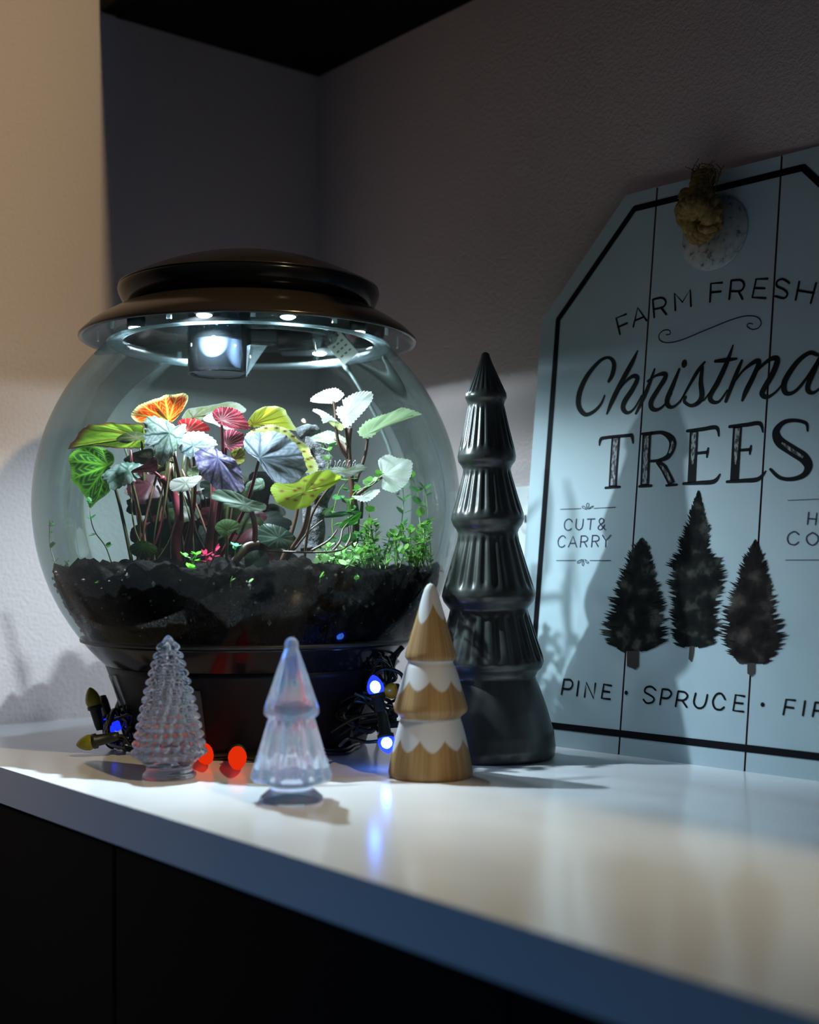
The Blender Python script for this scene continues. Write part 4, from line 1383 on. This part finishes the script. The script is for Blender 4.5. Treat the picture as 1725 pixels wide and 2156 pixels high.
GP = 0.0009
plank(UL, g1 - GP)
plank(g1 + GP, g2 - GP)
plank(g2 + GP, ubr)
# battens behind hold the planks
for vb in (0.09, VC - 0.03):
    v, f = box_vf(UL + 0.02, ubr - 0.02, vb - 0.018, vb + 0.018, -TH - 0.006, -TH - 0.0002)
    mesh('batten', [sp3(*p) for p in v], f, 'plank_side', sign, False)

INKH = 0.00035


def ribbon_uv(mb, pts, wid, n=None, h=INKH, caps=True):
    """flat stroke on the face of the sign: pts (u, v) or (u, v, w) in metres"""
    P = [tuple(p) if len(p) == 3 else (p[0], p[1], wid) for p in pts]
    if n:
        P = spline(P, n)
    vv, ff = [], []
    N_ = len(P)
    for i, (u, v_, w_) in enumerate(P):
        a, b = P[max(0, i - 1)], P[min(N_ - 1, i + 1)]
        dx, dy = b[0] - a[0], b[1] - a[1]
        l_ = math.hypot(dx, dy) or 1e-9
        nx, ny = -dy / l_, dx / l_
        vv += [sp3(u + nx * w_ / 2, v_ + ny * w_ / 2, h), sp3(u - nx * w_ / 2, v_ - ny * w_ / 2, h)]
        if i:
            ff.append((2 * i - 2, 2 * i - 1, 2 * i + 1, 2 * i))
    for (u, v_, w_) in ((P[0], P[-1]) if caps else ()):   # round ends
        b = len(vv)
        vv += [sp3(u + math.cos(q * PI / 5) * w_ / 2, v_ + math.sin(q * PI / 5) * w_ / 2, h - 0.00003) for q in range(10)]
        ff.append(tuple(range(b, b + 10)))
    mb.add(vv, ff)


PXM = 1.10 / FPX * 1.05          # metres per photo pixel on the sign, for stroke widths


def strokes(name, paths, conv, wid, material, curved=True, h=INKH, label=None):
    mb = MB()
    for P in paths:
        uv = []
        for p in P:
            x, y = conv(p[0], p[1])
            u, v_ = su(x, y)
            if len(p) == 3:
                uv.append((u, v_, p[2] * wid))
            else:
                uv.append((u, v_))
        smooth_it = curved and len(uv) > 3
        ribbon_uv(mb, uv, wid, max(12, 7 * len(uv)) if smooth_it else None, h)
    o = mb.build(name, material, sign, False)
    if label:
        o['label'] = label
    return o


def C7(x, y):
    return 1080 + x * 0.37391, 300 + y * 0.37391


def C8(x, y):
    return 1080 + x * 0.37391, 950 + y * 0.37391


def CC(x, y):
    return 1180 + x * 0.31594, 700 + y * 0.31594


def CK(x, y):
    return 1150 + x * 0.09855, 1030 + y * 0.09855


# black border line
bw = 0.0062
bi = 0.0125
b_l = (su(1121, 1324)[0] + su(1183, 672)[0]) / 2
b_b = (su(1170, 1528)[1] + su(1725, 1594)[1]) / 2
b_t = (su(1337, 440)[1] + su(1690, 353)[1]) / 2
b_c = su(1183, 672)[1]
b_u = su(1337, 440)[0]
b_r, b_ur = 2 * UC - b_l, su(1692, 353)[0]
bd = [(b_l, b_b), (b_r, b_b), (b_r, b_c), (b_ur, b_t), (b_u, b_t), (b_l, b_c), (b_l, b_b)]
mb = MB()
for a, b in zip(bd, bd[1:]):
    ribbon_uv(mb, [a, b], bw)
mb.build('border', 'ink', sign, False)

S = 0.0015
farm = [[(640, 967), (583, 990), (605, 1080)], [(594, 1040), (645, 1018)],
        [(680, 1038), (705, 932), (755, 1003)], [(690, 1003), (738, 983)],
        [(798, 985), (790, 885)], [(790, 885), (840, 875), (863, 897), (848, 926), (796, 940)], [(835, 930), (865, 968)],
        [(917, 945), (912, 850), (957, 900), (1000, 830), (1005, 922)],
        [(1112, 897), (1117, 795), (1180, 790)], [(1115, 845), (1172, 840)],
        [(1220, 882), (1232, 778)], [(1232, 778), (1285, 776), (1304, 803), (1285, 835), (1226, 838)], [(1272, 838), (1295, 882)],
        [(1436, 768), (1372, 770), (1350, 873), (1425, 877)], [(1361, 820), (1420, 822)],
        [(1558, 792), (1522, 770), (1490, 783), (1490, 810), (1525, 827), (1548, 850), (1530, 877), (1480, 866)],
        [(1615, 785), (1595, 886)], [(1710, 793), (1680, 904)], [(1604, 834), (1697, 848)]]
mb = MB()
for i, P in enumerate(farm):
    uv = [su(*C7(*p)) for p in P]
    ribbon_uv(mb, uv, 0.0020, 30 if i in (5, 11, 15) else None)
mb.build('lettering_farm_fresh', 'ink', sign, False)
strokes('flourish', [[(866, 1083), (888, 1078), (882, 1058), (850, 1059), (825, 1085), (832, 1115), (872, 1128), (950, 1113), (1100, 1052), (1230, 1000), (1320, 977), (1380, 985), (1400, 1016), (1385, 1044),
                      (1350, 1053), (1322, 1036), (1330, 1020), (1352, 1022)]], C7, 0.0010, 'ink_thin')
CW = 0.31594 * 0.00056
chris = [
    [(325, 325, 20), (350, 275, 30), (358, 205, 26), (322, 168, 16), (260, 195, 22), (180, 290, 30), (130, 400, 36), (124, 490, 32), (165, 546, 24), (220, 530, 20), (270, 480, 16), (297, 420, 9)],
    [(517, 122, 8), (480, 200, 28), (410, 330, 32), (350, 450, 30), (312, 542, 12)],
    [(372, 420, 6), (430, 335, 14), (485, 292, 22), (515, 308, 28), (482, 380, 30), (430, 460, 32), (420, 508, 28), (450, 536, 18), (495, 505, 12), (545, 420, 10)],
    [(505, 540, 14), (555, 440, 24), (598, 335, 22), (630, 245, 12)],
    [(585, 325, 14), (635, 290, 14), (690, 276, 24), (702, 300, 28), (650, 385, 28), (607, 460, 30), (612, 505, 26), (650, 515, 18), (700, 478, 12), (745, 405, 9)],
    [(795, 245, 14), (755, 345, 26), (716, 440, 30), (718, 485, 26), (752, 497, 16), (800, 458, 12), (840, 390, 10)],
    [(800, 465, 9), (860, 355, 16), (920, 255, 22), (964, 198, 12)],
    [(948, 235, 20), (938, 330, 26), (945, 420, 30), (920, 468, 26), (872, 488, 18), (828, 462, 16), (835, 432, 18)],
    [(905, 478, 12), (960, 450, 10), (1010, 385, 9)],
    [(1153, 86, 8), (1112, 200, 26), (1052, 330, 30), (1002, 420, 28), (1012, 460, 22), (1060, 460, 14), (1115, 385, 9)],
    [(1035, 192, 16), (1100, 186, 24), (1175, 176, 12)],
    [(1105, 458, 18), (1150, 340, 26), (1190, 240, 22), (1212, 188, 14)],
    [(1150, 350, 8), (1220, 255, 14), (1300, 195, 24), (1325, 206, 28), (1290, 290, 28), (1240, 390, 28), (1215, 452, 14)],
    [(1240, 375, 8), (1315, 255, 14), (1400, 180, 22), (1448, 182, 30), (1420, 270, 32), (1362, 370, 30), (1346, 410, 28), (1380, 432, 20), (1440, 395, 12), (1500, 320, 9)],
    [(1715, 150, 18), (1660, 138, 22), (1580, 200, 28), (1505, 310, 32), (1492, 375, 30), (1515, 408, 22), (1570, 390, 18), (1640, 310, 16), (1720, 190, 18)],
    [(1745, 135, 14), (1700, 240, 28), (1655, 345, 28), (1655, 390, 24), (1690, 402, 16), (1745, 360, 12), (1790, 290, 10)],
    [(1760, 375, 9), (1820, 265, 16), (1880, 165, 22), (1924, 108, 12)],
    [(1908, 145, 20), (1898, 240, 26), (1905, 330, 30), (1880, 378, 26), (1832, 398, 18), (1788, 372, 16), (1795, 342, 18)]]
strokes('lettering_christmas', chris, CC, CW, 'ink_script')
mb = MB()
cu, cv = su(*CC(828, 209))
mb.add([sp3(cu + math.cos(q * PI / 12) * 0.0029, cv + math.sin(q * PI / 12) * 0.0038, INKH) for q in range(24)], [tuple(range(24))])
mb.build('lettering_dot', 'ink_script', sign, False)
# serif word: hairlines and heavy stems, with a worn inlay in the stems
tre = [
    [(262, 752, 8), (270, 715, 20), (300, 702, 18), (450, 687, 18), (478, 690, 20), (486, 738, 8)], [(372, 695, 56), (360, 860, 54), (350, 1030, 52)], [(302, 1036, 13), (397, 1029, 13)],
    [(548, 676, 14), (620, 668, 14)], [(578, 675, 54), (570, 850, 54), (563, 1022, 54)], [(528, 1026, 14), (608, 1021, 14)],
    [(600, 674, 18), (680, 668, 20), (738, 705, 36), (750, 755, 42), (720, 825, 30), (660, 852, 18), (600, 858, 14)], [(648, 858, 26), (692, 905, 40), (745, 1010, 40)], [(708, 1020, 12), (778, 1014, 12)],
    [(848, 657, 16), (950, 645, 20), (1040, 634, 20), (1058, 690, 8)], [(893, 655, 50), (885, 830, 48), (876, 1003, 48)], [(905, 806, 14), (982, 798, 16)], [(988, 766, 8), (982, 800, 16), (978, 836, 8)],
    [(822, 1008, 14), (930, 1002, 20), (1025, 993, 22), (1066, 945, 8)],
    [(1130, 628, 16), (1240, 616, 20), (1330, 607, 20), (1352, 664, 8)], [(1183, 625, 50), (1172, 800, 48), (1162, 988, 48)], [(1192, 786, 14), (1268, 780, 16)], [(1274, 750, 8), (1268, 780, 16), (1264, 816, 8)],
    [(1112, 995, 14), (1220, 988, 20), (1318, 978, 22), (1370, 926, 8)],
    [(1650, 655, 10), (1638, 605, 16), (1560, 586, 18), (1488, 602, 24), (1440, 660, 38), (1462, 728, 48), (1545, 785, 50), (1625, 838, 50), (1655, 895, 42), (1622, 952, 28), (1540, 978, 20), (1462, 966, 18), (1402, 912, 14)]]
mb = MB()
for P in tre:
    uv = [su(*CC(x, y)) + (w_ * CW,) for x, y, w_ in P]
    ribbon_uv(mb, uv, CW, 9 * len(uv) if len(uv) > 3 else None, INKH, len(uv) != 3)
mb.build('lettering_trees', 'ink', sign, False)
inl = [[(372, 705, 30), (360, 860, 30), (351, 1018, 28)], [(578, 690, 28), (570, 850, 28), (564, 1008, 28)], [(746, 725, 10), (750, 758, 18), (728, 805, 10)], [(670, 885, 8), (705, 930, 16), (738, 1000, 12)],
       [(893, 668, 26), (887, 800, 24), (882, 880, 10)], [(1183, 640, 26), (1175, 780, 22), (1170, 880, 8)], [(1480, 735, 8), (1545, 785, 16), (1620, 832, 10)]]
for P in inl:
    mb = MB()
    uv = [su(*CC(x, y)) + (w_ * CW,) for x, y, w_ in P]
    ribbon_uv(mb, uv, CW, 20, INKH + 0.00012, False)
    mb.build('worn_inlay', 'ink_worn', sign, False)

cut = [[(560, 700), (535, 655), (480, 640), (420, 680), (395, 760), (412, 840), (460, 878), (515, 868), (545, 840)],
       [(655, 640), (640, 780), (658, 842), (708, 870), (758, 842), (785, 775), (800, 640)],
       [(885, 640), (1045, 634)], [(965, 640), (942, 860)],
       [(1268, 862), (1200, 790), (1142, 700), (1155, 640), (1195, 625), (1235, 655), (1225, 708), (1150, 770), (1115, 820), (1140, 862), (1195, 855), (1252, 765)],
       [(420, 1045), (390, 1005), (340, 1000), (283, 1050), (260, 1130), (280, 1210), (330, 1240), (378, 1226), (405, 1195)],
       [(480, 1235), (582, 1003), (657, 1235)], [(515, 1157), (632, 1157)],
       [(735, 1235), (755, 1000)], [(755, 1000), (850, 1002), (892, 1052), (862, 1112), (746, 1128)], [(820, 1130), (876, 1232)],
       [(975, 1235), (995, 990)], [(995, 990), (1090, 992), (1135, 1042), (1105, 1102), (986, 1118)], [(1060, 1122), (1117, 1225)],
       [(1210, 985), (1282, 1100), (1385, 982)], [(1282, 1100), (1275, 1232)]]
mb = MB()
for i, P in enumerate(cut):
    uv = [su(*CK(*p)) for p in P]
    ribbon_uv(mb, uv, 0.00105, 40 if len(P) >= 5 else None)
mb.build('lettering_cut_and_carry', 'ink_thin', sign, False)
orn = [[(310, 430), (750, 415)], [(1030, 410), (1490, 386)], [(228, 1525), (640, 1523)], [(940, 1525), (1390, 1525)],
       [(858, 432), (800, 408), (775, 375), (808, 360), (850, 400), (862, 438)], [(890, 425), (866, 350), (890, 300), (922, 325), (905, 395), (890, 425)], [(915, 425), (955, 382), (1012, 358), (992, 392), (925, 418)],
       [(775, 1500), (685, 1540), (680, 1580), (740, 1560), (775, 1500)], [(800, 1500), (775, 1590), (790, 1635), (815, 1600), (800, 1500)], [(835, 1500), (880, 1530), (915, 1570), (870, 1572), (835, 1500)]]
orn = orn + []
for P in orn:
    mb = MB()
    uv = [su(*CK(*p)) for p in P]
    ribbon_uv(mb, uv, 0.0006, 30 if len(P) > 3 else None)
    mb.build('rule_line' if len(P) == 2 else 'ornament_loop', 'ink_thin', sign, False)
# the matching panel on the right side (mirrored rule lines, other words)
mb = MB()
lu = [su(*CK(*p)) for p in ((310, 430), (1490, 386), (228, 1525), (1390, 1525))]
for a, b in ((lu[0], lu[1]), (lu[2], lu[3])):
    c = 2 * UC
    ribbon_uv(mb, [(c - a[0], a[1]), (c - b[0], b[1])], 0.0006)
hot = [[(1668, 345), (1661, 412)], [(1714, 350), (1706, 414)], [(1665, 380), (1710, 383)],
       [(1612, 470), (1588, 453), (1558, 468), (1548, 495), (1560, 521), (1590, 527), (1610, 512)],
       [(1690, 458), (1718, 478), (1718, 508), (1690, 530), (1660, 512), (1658, 480), (1690, 458)],
       [(1782, 352), (1808, 372), (1806, 400), (1780, 418), (1754, 400), (1756, 370), (1782, 352)], [(1838, 358), (1890, 362)], [(1864, 360), (1858, 422)],
       [(1815, 478), (1792, 462), (1764, 478), (1754, 503), (1766, 530), (1794, 536), (1814, 520)],
       [(1886, 468), (1912, 488), (1910, 518), (1884, 540), (1858, 520), (1858, 488), (1886, 468)], [(1950, 548), (1984, 478), (2010, 552)], [(1962, 525), (2000, 528)]]
for P in hot:
    uv = [su(*C8(*p)) for p in P]
    ribbon_uv(mb, uv, 0.00115, 36 if len(P) >= 5 else None)
mb.build('lettering_hot_cocoa', 'ink_thin', sign, False)
pine = [[(275, 1368), (290, 1285)], [(290, 1285), (326, 1288), (338, 1312), (322, 1338), (282, 1336)], [(362, 1376), (372, 1295)], [(405, 1383), (414, 1300), (455, 1390), (466, 1308)],
        [(556, 1320), (514, 1312), (500, 1390), (549, 1396)], [(507, 1350), (546, 1356)],
        [(806, 1345), (782, 1326), (752, 1331), (745, 1355), (772, 1372), (796, 1391), (788, 1413), (756, 1418), (737, 1398)],
        [(830, 1425), (844, 1340)], [(844, 1340), (880, 1345), (894, 1368), (874, 1391), (838, 1388)],
        [(918, 1436), (933, 1352)], [(933, 1352), (970, 1358), (985, 1380), (964, 1402), (926, 1400)], [(955, 1404), (981, 1441)],
        [(1031, 1364), (1021, 1415), (1040, 1444), (1068, 1444), (1086, 1420), (1097, 1372)],
        [(1197, 1398), (1176, 1366), (1147, 1371), (1128, 1410), (1140, 1447), (1170, 1456), (1190, 1442)],
        [(1306, 1380), (1256, 1372), (1242, 1460), (1300, 1467)], [(1250, 1416), (1296, 1421)],
        [(1525, 1482), (1541, 1398), (1592, 1403)], [(1533, 1440), (1582, 1446)], [(1635, 1487), (1647, 1408)],
        [(1690, 1492), (1705, 1415)], [(1705, 1415), (1745, 1420), (1760, 1445), (1738, 1462), (1697, 1460)], [(1730, 1462), (1760, 1502)]]
mb = MB()
for P in pine:
    uv = [su(*C8(*p)) for p in P]
    ribbon_uv(mb, uv, 0.0018, 32 if len(P) >= 5 and P[0] not in ((556, 1320), (1306, 1380)) else None)
for x, y in ((640, 1360), (1408, 1427)):
    u, v_ = su(*C8(x, y))
    mb.add([sp3(u + math.cos(q * PI / 8) * 0.0019, v_ + math.sin(q * PI / 8) * 0.0019, INKH) for q in range(16)], [tuple(range(16))])
mb.build('lettering_pine_spruce_fir', 'ink', sign, False)


# three printed pines
def CT(x, y):
    return 1240 + x * 0.25507, 1020 + y * 0.25507


def pine_print(name, apex, base, halves, rows, trunk, material, seed, h):
    """halves: list of (t, left, right) half widths in crop pixels along the trunk line"""
    rp_ = random.Random(seed)
    mb = MB()

    def hw(t, side):
        for a, b in zip(halves, halves[1:]):
            if a[0] <= t <= b[0]:
                k_ = (t - a[0]) / (b[0] - a[0])
                return (a[side] + (b[side] - a[side]) * k_) * (1 + 0.16 * noise.noise(Vector((t * 17, side * 9.0, seed))))
        return halves[-1][side]

    def tri(pts, hh):
        mb.add([sp3(*su(*CT(*p)), hh) for p in pts], [tuple(range(len(pts)))])
    # dark heart, then boughs that sweep up and out over it
    n = 40
    L_, R_ = [], []
    for i in range(n + 1):
        t = i / n
        x = apex[0] + (base[0] - apex[0]) * t
        y = apex[1] + (base[1] - apex[1]) * t
        L_.append((x - hw(t, 1) * rp_.uniform(0.58, 0.80), y))
        R_.append((x + hw(t, 2) * rp_.uniform(0.58, 0.80), y))
    for i in range(n):
        tri([L_[i], L_[i + 1], R_[i + 1], R_[i]], h)
    for i in range(rows):
        t = (i + rp_.random()) / rows
        x = apex[0] + (base[0] - apex[0]) * t
        y = apex[1] + (base[1] - apex[1]) * t
        for side, sg in ((1, -1), (2, 1)):
            wv = hw(t, side) * rp_.uniform(0.72, 1.10)
            up = rp_.uniform(0.25, 0.75) * min(wv, 90) * (1 - 0.7 * t) + 8
            x0 = x + sg * wv * rp_.uniform(0.25, 0.6)
            wd = rp_.uniform(7, 17)
            tip = (x + sg * wv, y - up)
            mid = ((x0 + tip[0]) / 2 + sg * 4, (y + tip[1]) / 2 + wd * 0.9)
            mid2 = ((x0 + tip[0]) / 2 - sg * 2, (y + tip[1]) / 2 - wd * 0.5)
            tri([(x0, y - wd * 0.4), mid2, tip, mid, (x0, y + wd)], h + 0.00002 * (i % 5 + 1))
    tri([(apex[0] - 7, apex[1] + 60), (apex[0], apex[1] - 4), (apex[0] + 7, apex[1] + 60)], h)
    mb.build(name, material, sign, False)
    m2 = MB()
    m2.add([sp3(*su(*CT(*p)), h + 0.0001) for p in trunk], [tuple(range(len(trunk)))])
    m2.build('printed_trunk', 'trunk_print', sign, False)


pine_print('printed_pine', (440, 445), (375, 1375), [(0, 3, 3), (0.06, 40, 45), (0.15, 95, 85), (0.35, 165, 150), (0.6, 235, 235), (0.85, 285, 290), (0.93, 270, 280), (1.0, 130, 170)], 190,
           [(318, 1375), (318, 1500), (390, 1525), (415, 1500), (418, 1375)], 'pine_print', 41, 0.00040)
pine_print('printed_pine', (908, 55), (850, 1340), [(0, 3, 3), (0.06, 28, 30), (0.12, 50, 50), (0.24, 100, 105), (0.34, 150, 120), (0.40, 140, 130), (0.47, 240, 240), (0.60, 230, 275), (0.75, 200, 220), (0.92, 180, 240), (1.0, 130, 200)], 210,
           [(836, 1335), (828, 1440), (850, 1465), (868, 1400), (872, 1335)], 'pine_print', 42, 0.00055)
pine_print('printed_pine', (1375, 460), (1345, 1480), [(0, 3, 3), (0.06, 30, 35), (0.15, 85, 80), (0.4, 180, 170), (0.6, 255, 230), (0.80, 270, 285), (0.92, 210, 260), (1.0, 130, 160)], 190,
           [(1312, 1475), (1312, 1560), (1345, 1588), (1375, 1560), (1378, 1475)], 'pine_print_brown', 43, 0.00048)

# metal disc and knotted jute rope
dc = su(1506, 492)
er = abs(su(1574, 492)[0] - su(1438, 492)[0]) / 2
dv = [sp3(dc[0], dc[1], 0)]
ax = (SU, SV, SN)
disc = lathe('disc', [(0.006, 0.0002), (er - 0.001, 0.0002), (er, 0.0008), (er - 0.0006, 0.0018), (0.007, 0.0020), (0.006, 0.0016)], dv[0], 'galvanised', sign, 64, closed=True, axis=ax)
rope = empty('rope_knot', sp3(dc[0], dc[1], 0.003), 'frayed jute rope knotted through the hole of the tag sign', 'rope')


def rope_run(pts, r, tw, n=80, name='strand'):
    path = [Vector(p) for p in spline([tuple(q) for q in pts], n)]
    for s in range(3):
        out = []
        for i, p in enumerate(path):
            t = (path[min(i + 1, n - 1)] - path[max(i - 1, 0)]).normalized()
            x, y = frame_for(t)
            a = 1.7 * tw * i / n * 2 * PI + s * 2 * PI / 3
            out.append(p + (x * math.cos(a) + y * math.sin(a)) * r * 0.56)
        tube(name, out, r * 0.50, 'jute', rope, 8)


def RK(x, y, h):
    u, v_ = su(x, y)
    return sp3(u, v_, h)


rope_run([RK(1512, 470, 0.004), RK(1500, 500, 0.016), RK(1478, 480, 0.022), RK(1472, 450, 0.022), RK(1492, 425, 0.020), RK(1520, 432, 0.022), RK(1532, 465, 0.022), RK(1515, 500, 0.020), RK(1488, 505, 0.016), RK(1474, 482, 0.010)], 0.0085, 4)
rope_run([RK(1484, 470, 0.030), RK(1500, 455, 0.034), RK(1520, 458, 0.030), RK(1530, 480, 0.022)], 0.0085, 2, 40)
rope_run([RK(1505, 475, 0.026), RK(1508, 440, 0.026), RK(1504, 410, 0.021), RK(1506, 384, 0.016)], 0.0098, 2, 50)
rope_run([RK(1500, 430, 0.024), RK(1480, 425, 0.020), RK(1462, 420, 0.014)], 0.0062, 1.5, 30)
fz = MB()
rf_ = random.Random(8)
for i in range(70):
    b = RK(1505 + rf_.uniform(-22, 24), 395 + rf_.uniform(-6, 20), 0.017 + rf_.uniform(-.006, .008))
    fz.add(*tube_vf([b, b + SV * rf_.uniform(.004, .012) + SU * rf_.uniform(-.006, .006), b + SV * rf_.uniform(.010, .017) + SU * rf_.uniform(-.010, .010)], 0.0004, 4, 6))
for i in range(30):
    b = RK(1462 + rf_.uniform(-6, 8), 422 + rf_.uniform(-8, 8), 0.014)
    fz.add(*tube_vf([b, b - SU * rf_.uniform(.003, .007) + SV * rf_.uniform(-.004, .004)], 0.0004, 4, 4))
fz.build('frayed_fibres', 'jute', rope)

# ------------------------------------------------------------------ string lights
lights = empty('string_lights', onz(240, 1590), 'dark-wired string of coloured bulbs heaped round the terrarium stand', 'string lights')
BC = {'red': ((1.0, 0.035, 0.004), 0.75), 'blue': ((0.030, 0.10, 1.0), 7.0), 'blue_dim': ((0.01, 0.03, 1.0), 1.2)}
for n_, (c_, s_) in BC.items():
    M['bulb_' + n_] = emis('bulb_' + n_, c_, s_)
M['bulb_core'] = emis('bulb_core', (0.22, 0.48, 1.0), 26)
m_, n_, k_ = mat('bulb_blue_shell')
n_.remove(n_['Principled BSDF'])
e_ = n_.new('ShaderNodeEmission')
e_.inputs[0].default_value = (0.015, 0.03, 1.0, 1)
e_.inputs[1].default_value = 1.5
t_ = n_.new('ShaderNodeBsdfTransparent')
t_.inputs[0].default_value = (0.30, 0.50, 1.0, 1)
a_ = n_.new('ShaderNodeAddShader')
k_.new(e_.outputs[0], a_.inputs[0])
k_.new(t_.outputs[0], a_.inputs[1])
k_.new(a_.outputs[0], n_['Material Output'].inputs[0])
M['bulb_blue'] = m_
M['bulb_yellow'] = pbr('bulb_yellow_off', (0.23, 0.22, 0.015), 0.3, 0, 0.5)
M['bulb_amber'] = pbr('bulb_amber_off', (0.75, 0.30, 0.01), 0.3, 0, 0.5)


def bulb(a, b, colour, r=0.0072, core=False):
    """a: where the bulb leaves the socket, b: its tip"""
    a, b = Vector(a), Vector(b)
    ez = (b - a).normalized()
    ln = (b - a).length
    ex, ey = frame_for(ez)
    ex2 = ex
    ey2 = ez.cross(ex)
    pf_ = [(0.0, 0.0), (r * .62, 0.0), (r * .85, ln * .10), (r * 1.0, ln * .30), (r * .95, ln * .48), (r * .74, ln * .70), (r * .45, ln * .87), (r * .18, ln * .97), (0.0, ln)]
    bo = lathe('bulb', pf_, a, 'bulb_' + colour, lights, 14, axis=(ex2, ey2, ez))
    so = [(0.0, -0.021), (r * .50, -0.021), (r * .62, -0.016), (r * .72, -0.002), (r * .95, -0.001), (r * .95, 0.002), (0.0, 0.002)]
    lathe('socket', so, a, 'socket', lights, 14, axis=(ex2, ey2, ez))
    if core:
        bo['label'] = 'glowing blue bulb'
        pc = [(0.0, 0.0015)] + [(r * 0.62 * math.sin(PI * q / 8), ln * (0.40 - 0.30 * math.cos(PI * q / 8))) for q in range(1, 8)] + [(0.0, ln * 0.71)]
        lathe('glow_core', pc, a, 'bulb_core', bo, 14, axis=(ex2, ey2, ez))
    return a - ez * 0.020


ends = []
ends.append(bulb(at(200, 1490, 1.20), at(189, 1447, 1.20), 'yellow'))
ends.append(bulb(at(201, 1560, 1.150), at(160, 1569, 1.150), 'yellow'))
ends.append(bulb(onz(500, 1584, 0.0115), onz(500, 1617, 0.0095), 'red', 0.0078))
ends.append(bulb(onz(424, 1575, 0.0105), onz(440, 1605, 0.0095), 'red', 0.0078))
ends.append(bulb(at(794, 1463, 1.115), at(785, 1421, 1.115), 'blue', 0.0075, True))
ends.append(bulb(at(812, 1549, 1.085), at(818, 1587, 1.080), 'blue', 0.0075, True))
ends.append(bulb(at(836, 1455, 1.15), at(806, 1454, 1.145), 'amber', 0.0072))
ends.append(bulb(at(227, 1510, 1.215), at(236, 1545, 1.21), 'blue_dim', 0.0070))
ends.append(bulb(at(252, 1505, 1.21), at(246, 1540, 1.205), 'blue_dim', 0.0070))
ends.append(bulb(at(812, 1392, 1.20), at(786, 1413, 1.20), 'amber', 0.0045))
ends.append(bulb(at(815, 1526, 1.13), at(794, 1527, 1.13), 'amber', 0.0045))


def wire(P, r=0.0014):
    return tube('wire', P, r, 'wire', lights, 6, 14 * len(P))


def zz(p, z):
    q = Vector(p)
    q.z = max(q.z, z)
    return q


rw = random.Random(31)
# heaps of wire at the left and right of the stand
for (cx_, cy_, dd, sx_, sy_, n_) in ((250, 1535, 1.185, 38, 40, 12), (770, 1500, 1.16, 62, 42, 16), (790, 1420, 1.19, 42, 40, 8)):
    for i in range(n_):
        P = []
        a0 = rw.uniform(0, 2 * PI)
        for q in range(6):
            a = a0 + q * rw.uniform(0.7, 1.2)
            p = at(cx_ + sx_ * math.cos(a) * rw.uniform(.5, 1.1), cy_ + sy_ * math.sin(a) * rw.uniform(.5, 1.1), dd + 0.03 * math.sin(a + i))
            d = Vector((p.x - GX, p.y - GY))
            lim = stand_r(min(0.078, max(0.0, p.z))) + 0.004 if p.z < 0.08 else sph(p.z) + 0.004
            if d.length < lim:
                d = d.normalized() * lim
                p.x, p.y = GX + d.x, GY + d.y
            p.z = max(p.z, 0.0016)
            P.append(p)
        wire(P)
for e in ends:
    q = Vector((e.x - GX, e.y - GY))
    q = q.normalized() * 0.128
    g = Vector((GX + q.x, GY + q.y, max(0.004, e.z * 0.5)))
    wire([e, zz((e + g) * 0.5 + Vector((0, 0, 0.004)), 0.0018), g], 0.0015)
# the run along the front of the stand, on the counter
run = []
for i in range(15):
    a = ang0 - 1.25 + 2.5 * i / 14
    r_ = 0.117 + 0.006 * math.sin(i * 1.7)
    run.append((GX + math.cos(a) * r_, GY + math.sin(a) * r_, 0.0018 + 0.0012 * (i % 2)))
wire(run, 0.0015)
wire([(x + 0.003 * math.sin(i), y - 0.003, z + 0.003) for i, (x, y, z) in enumerate(run)], 0.0015)
# loose loop standing out at the right
wire([at(770, 1440, 1.16), at(800, 1412, 1.15), at(825, 1410, 1.15), at(848, 1425, 1.15), at(850, 1470, 1.155), at(835, 1500, 1.16)], 0.0018)
wire([at(800, 1560, 1.10), at(770, 1562, 1.10), at(735, 1555, 1.11), at(715, 1570, 1.10)], 0.0016)
# white cord hanging behind, to the outlet
cord = tube('power_cord', [at(838, 1392, 1.30), at(815, 1415, 1.28), at(800, 1450, 1.27), at(790, 1500, 1.275), onz(800, 1545, 0.0025)], 0.0022, pbr('white_cord', (0.6, 0.62, 0.62), 0.5), None, 8, 40)
tag(cord, 'white power cord curving down behind the wooden tree to the counter', 'cord')
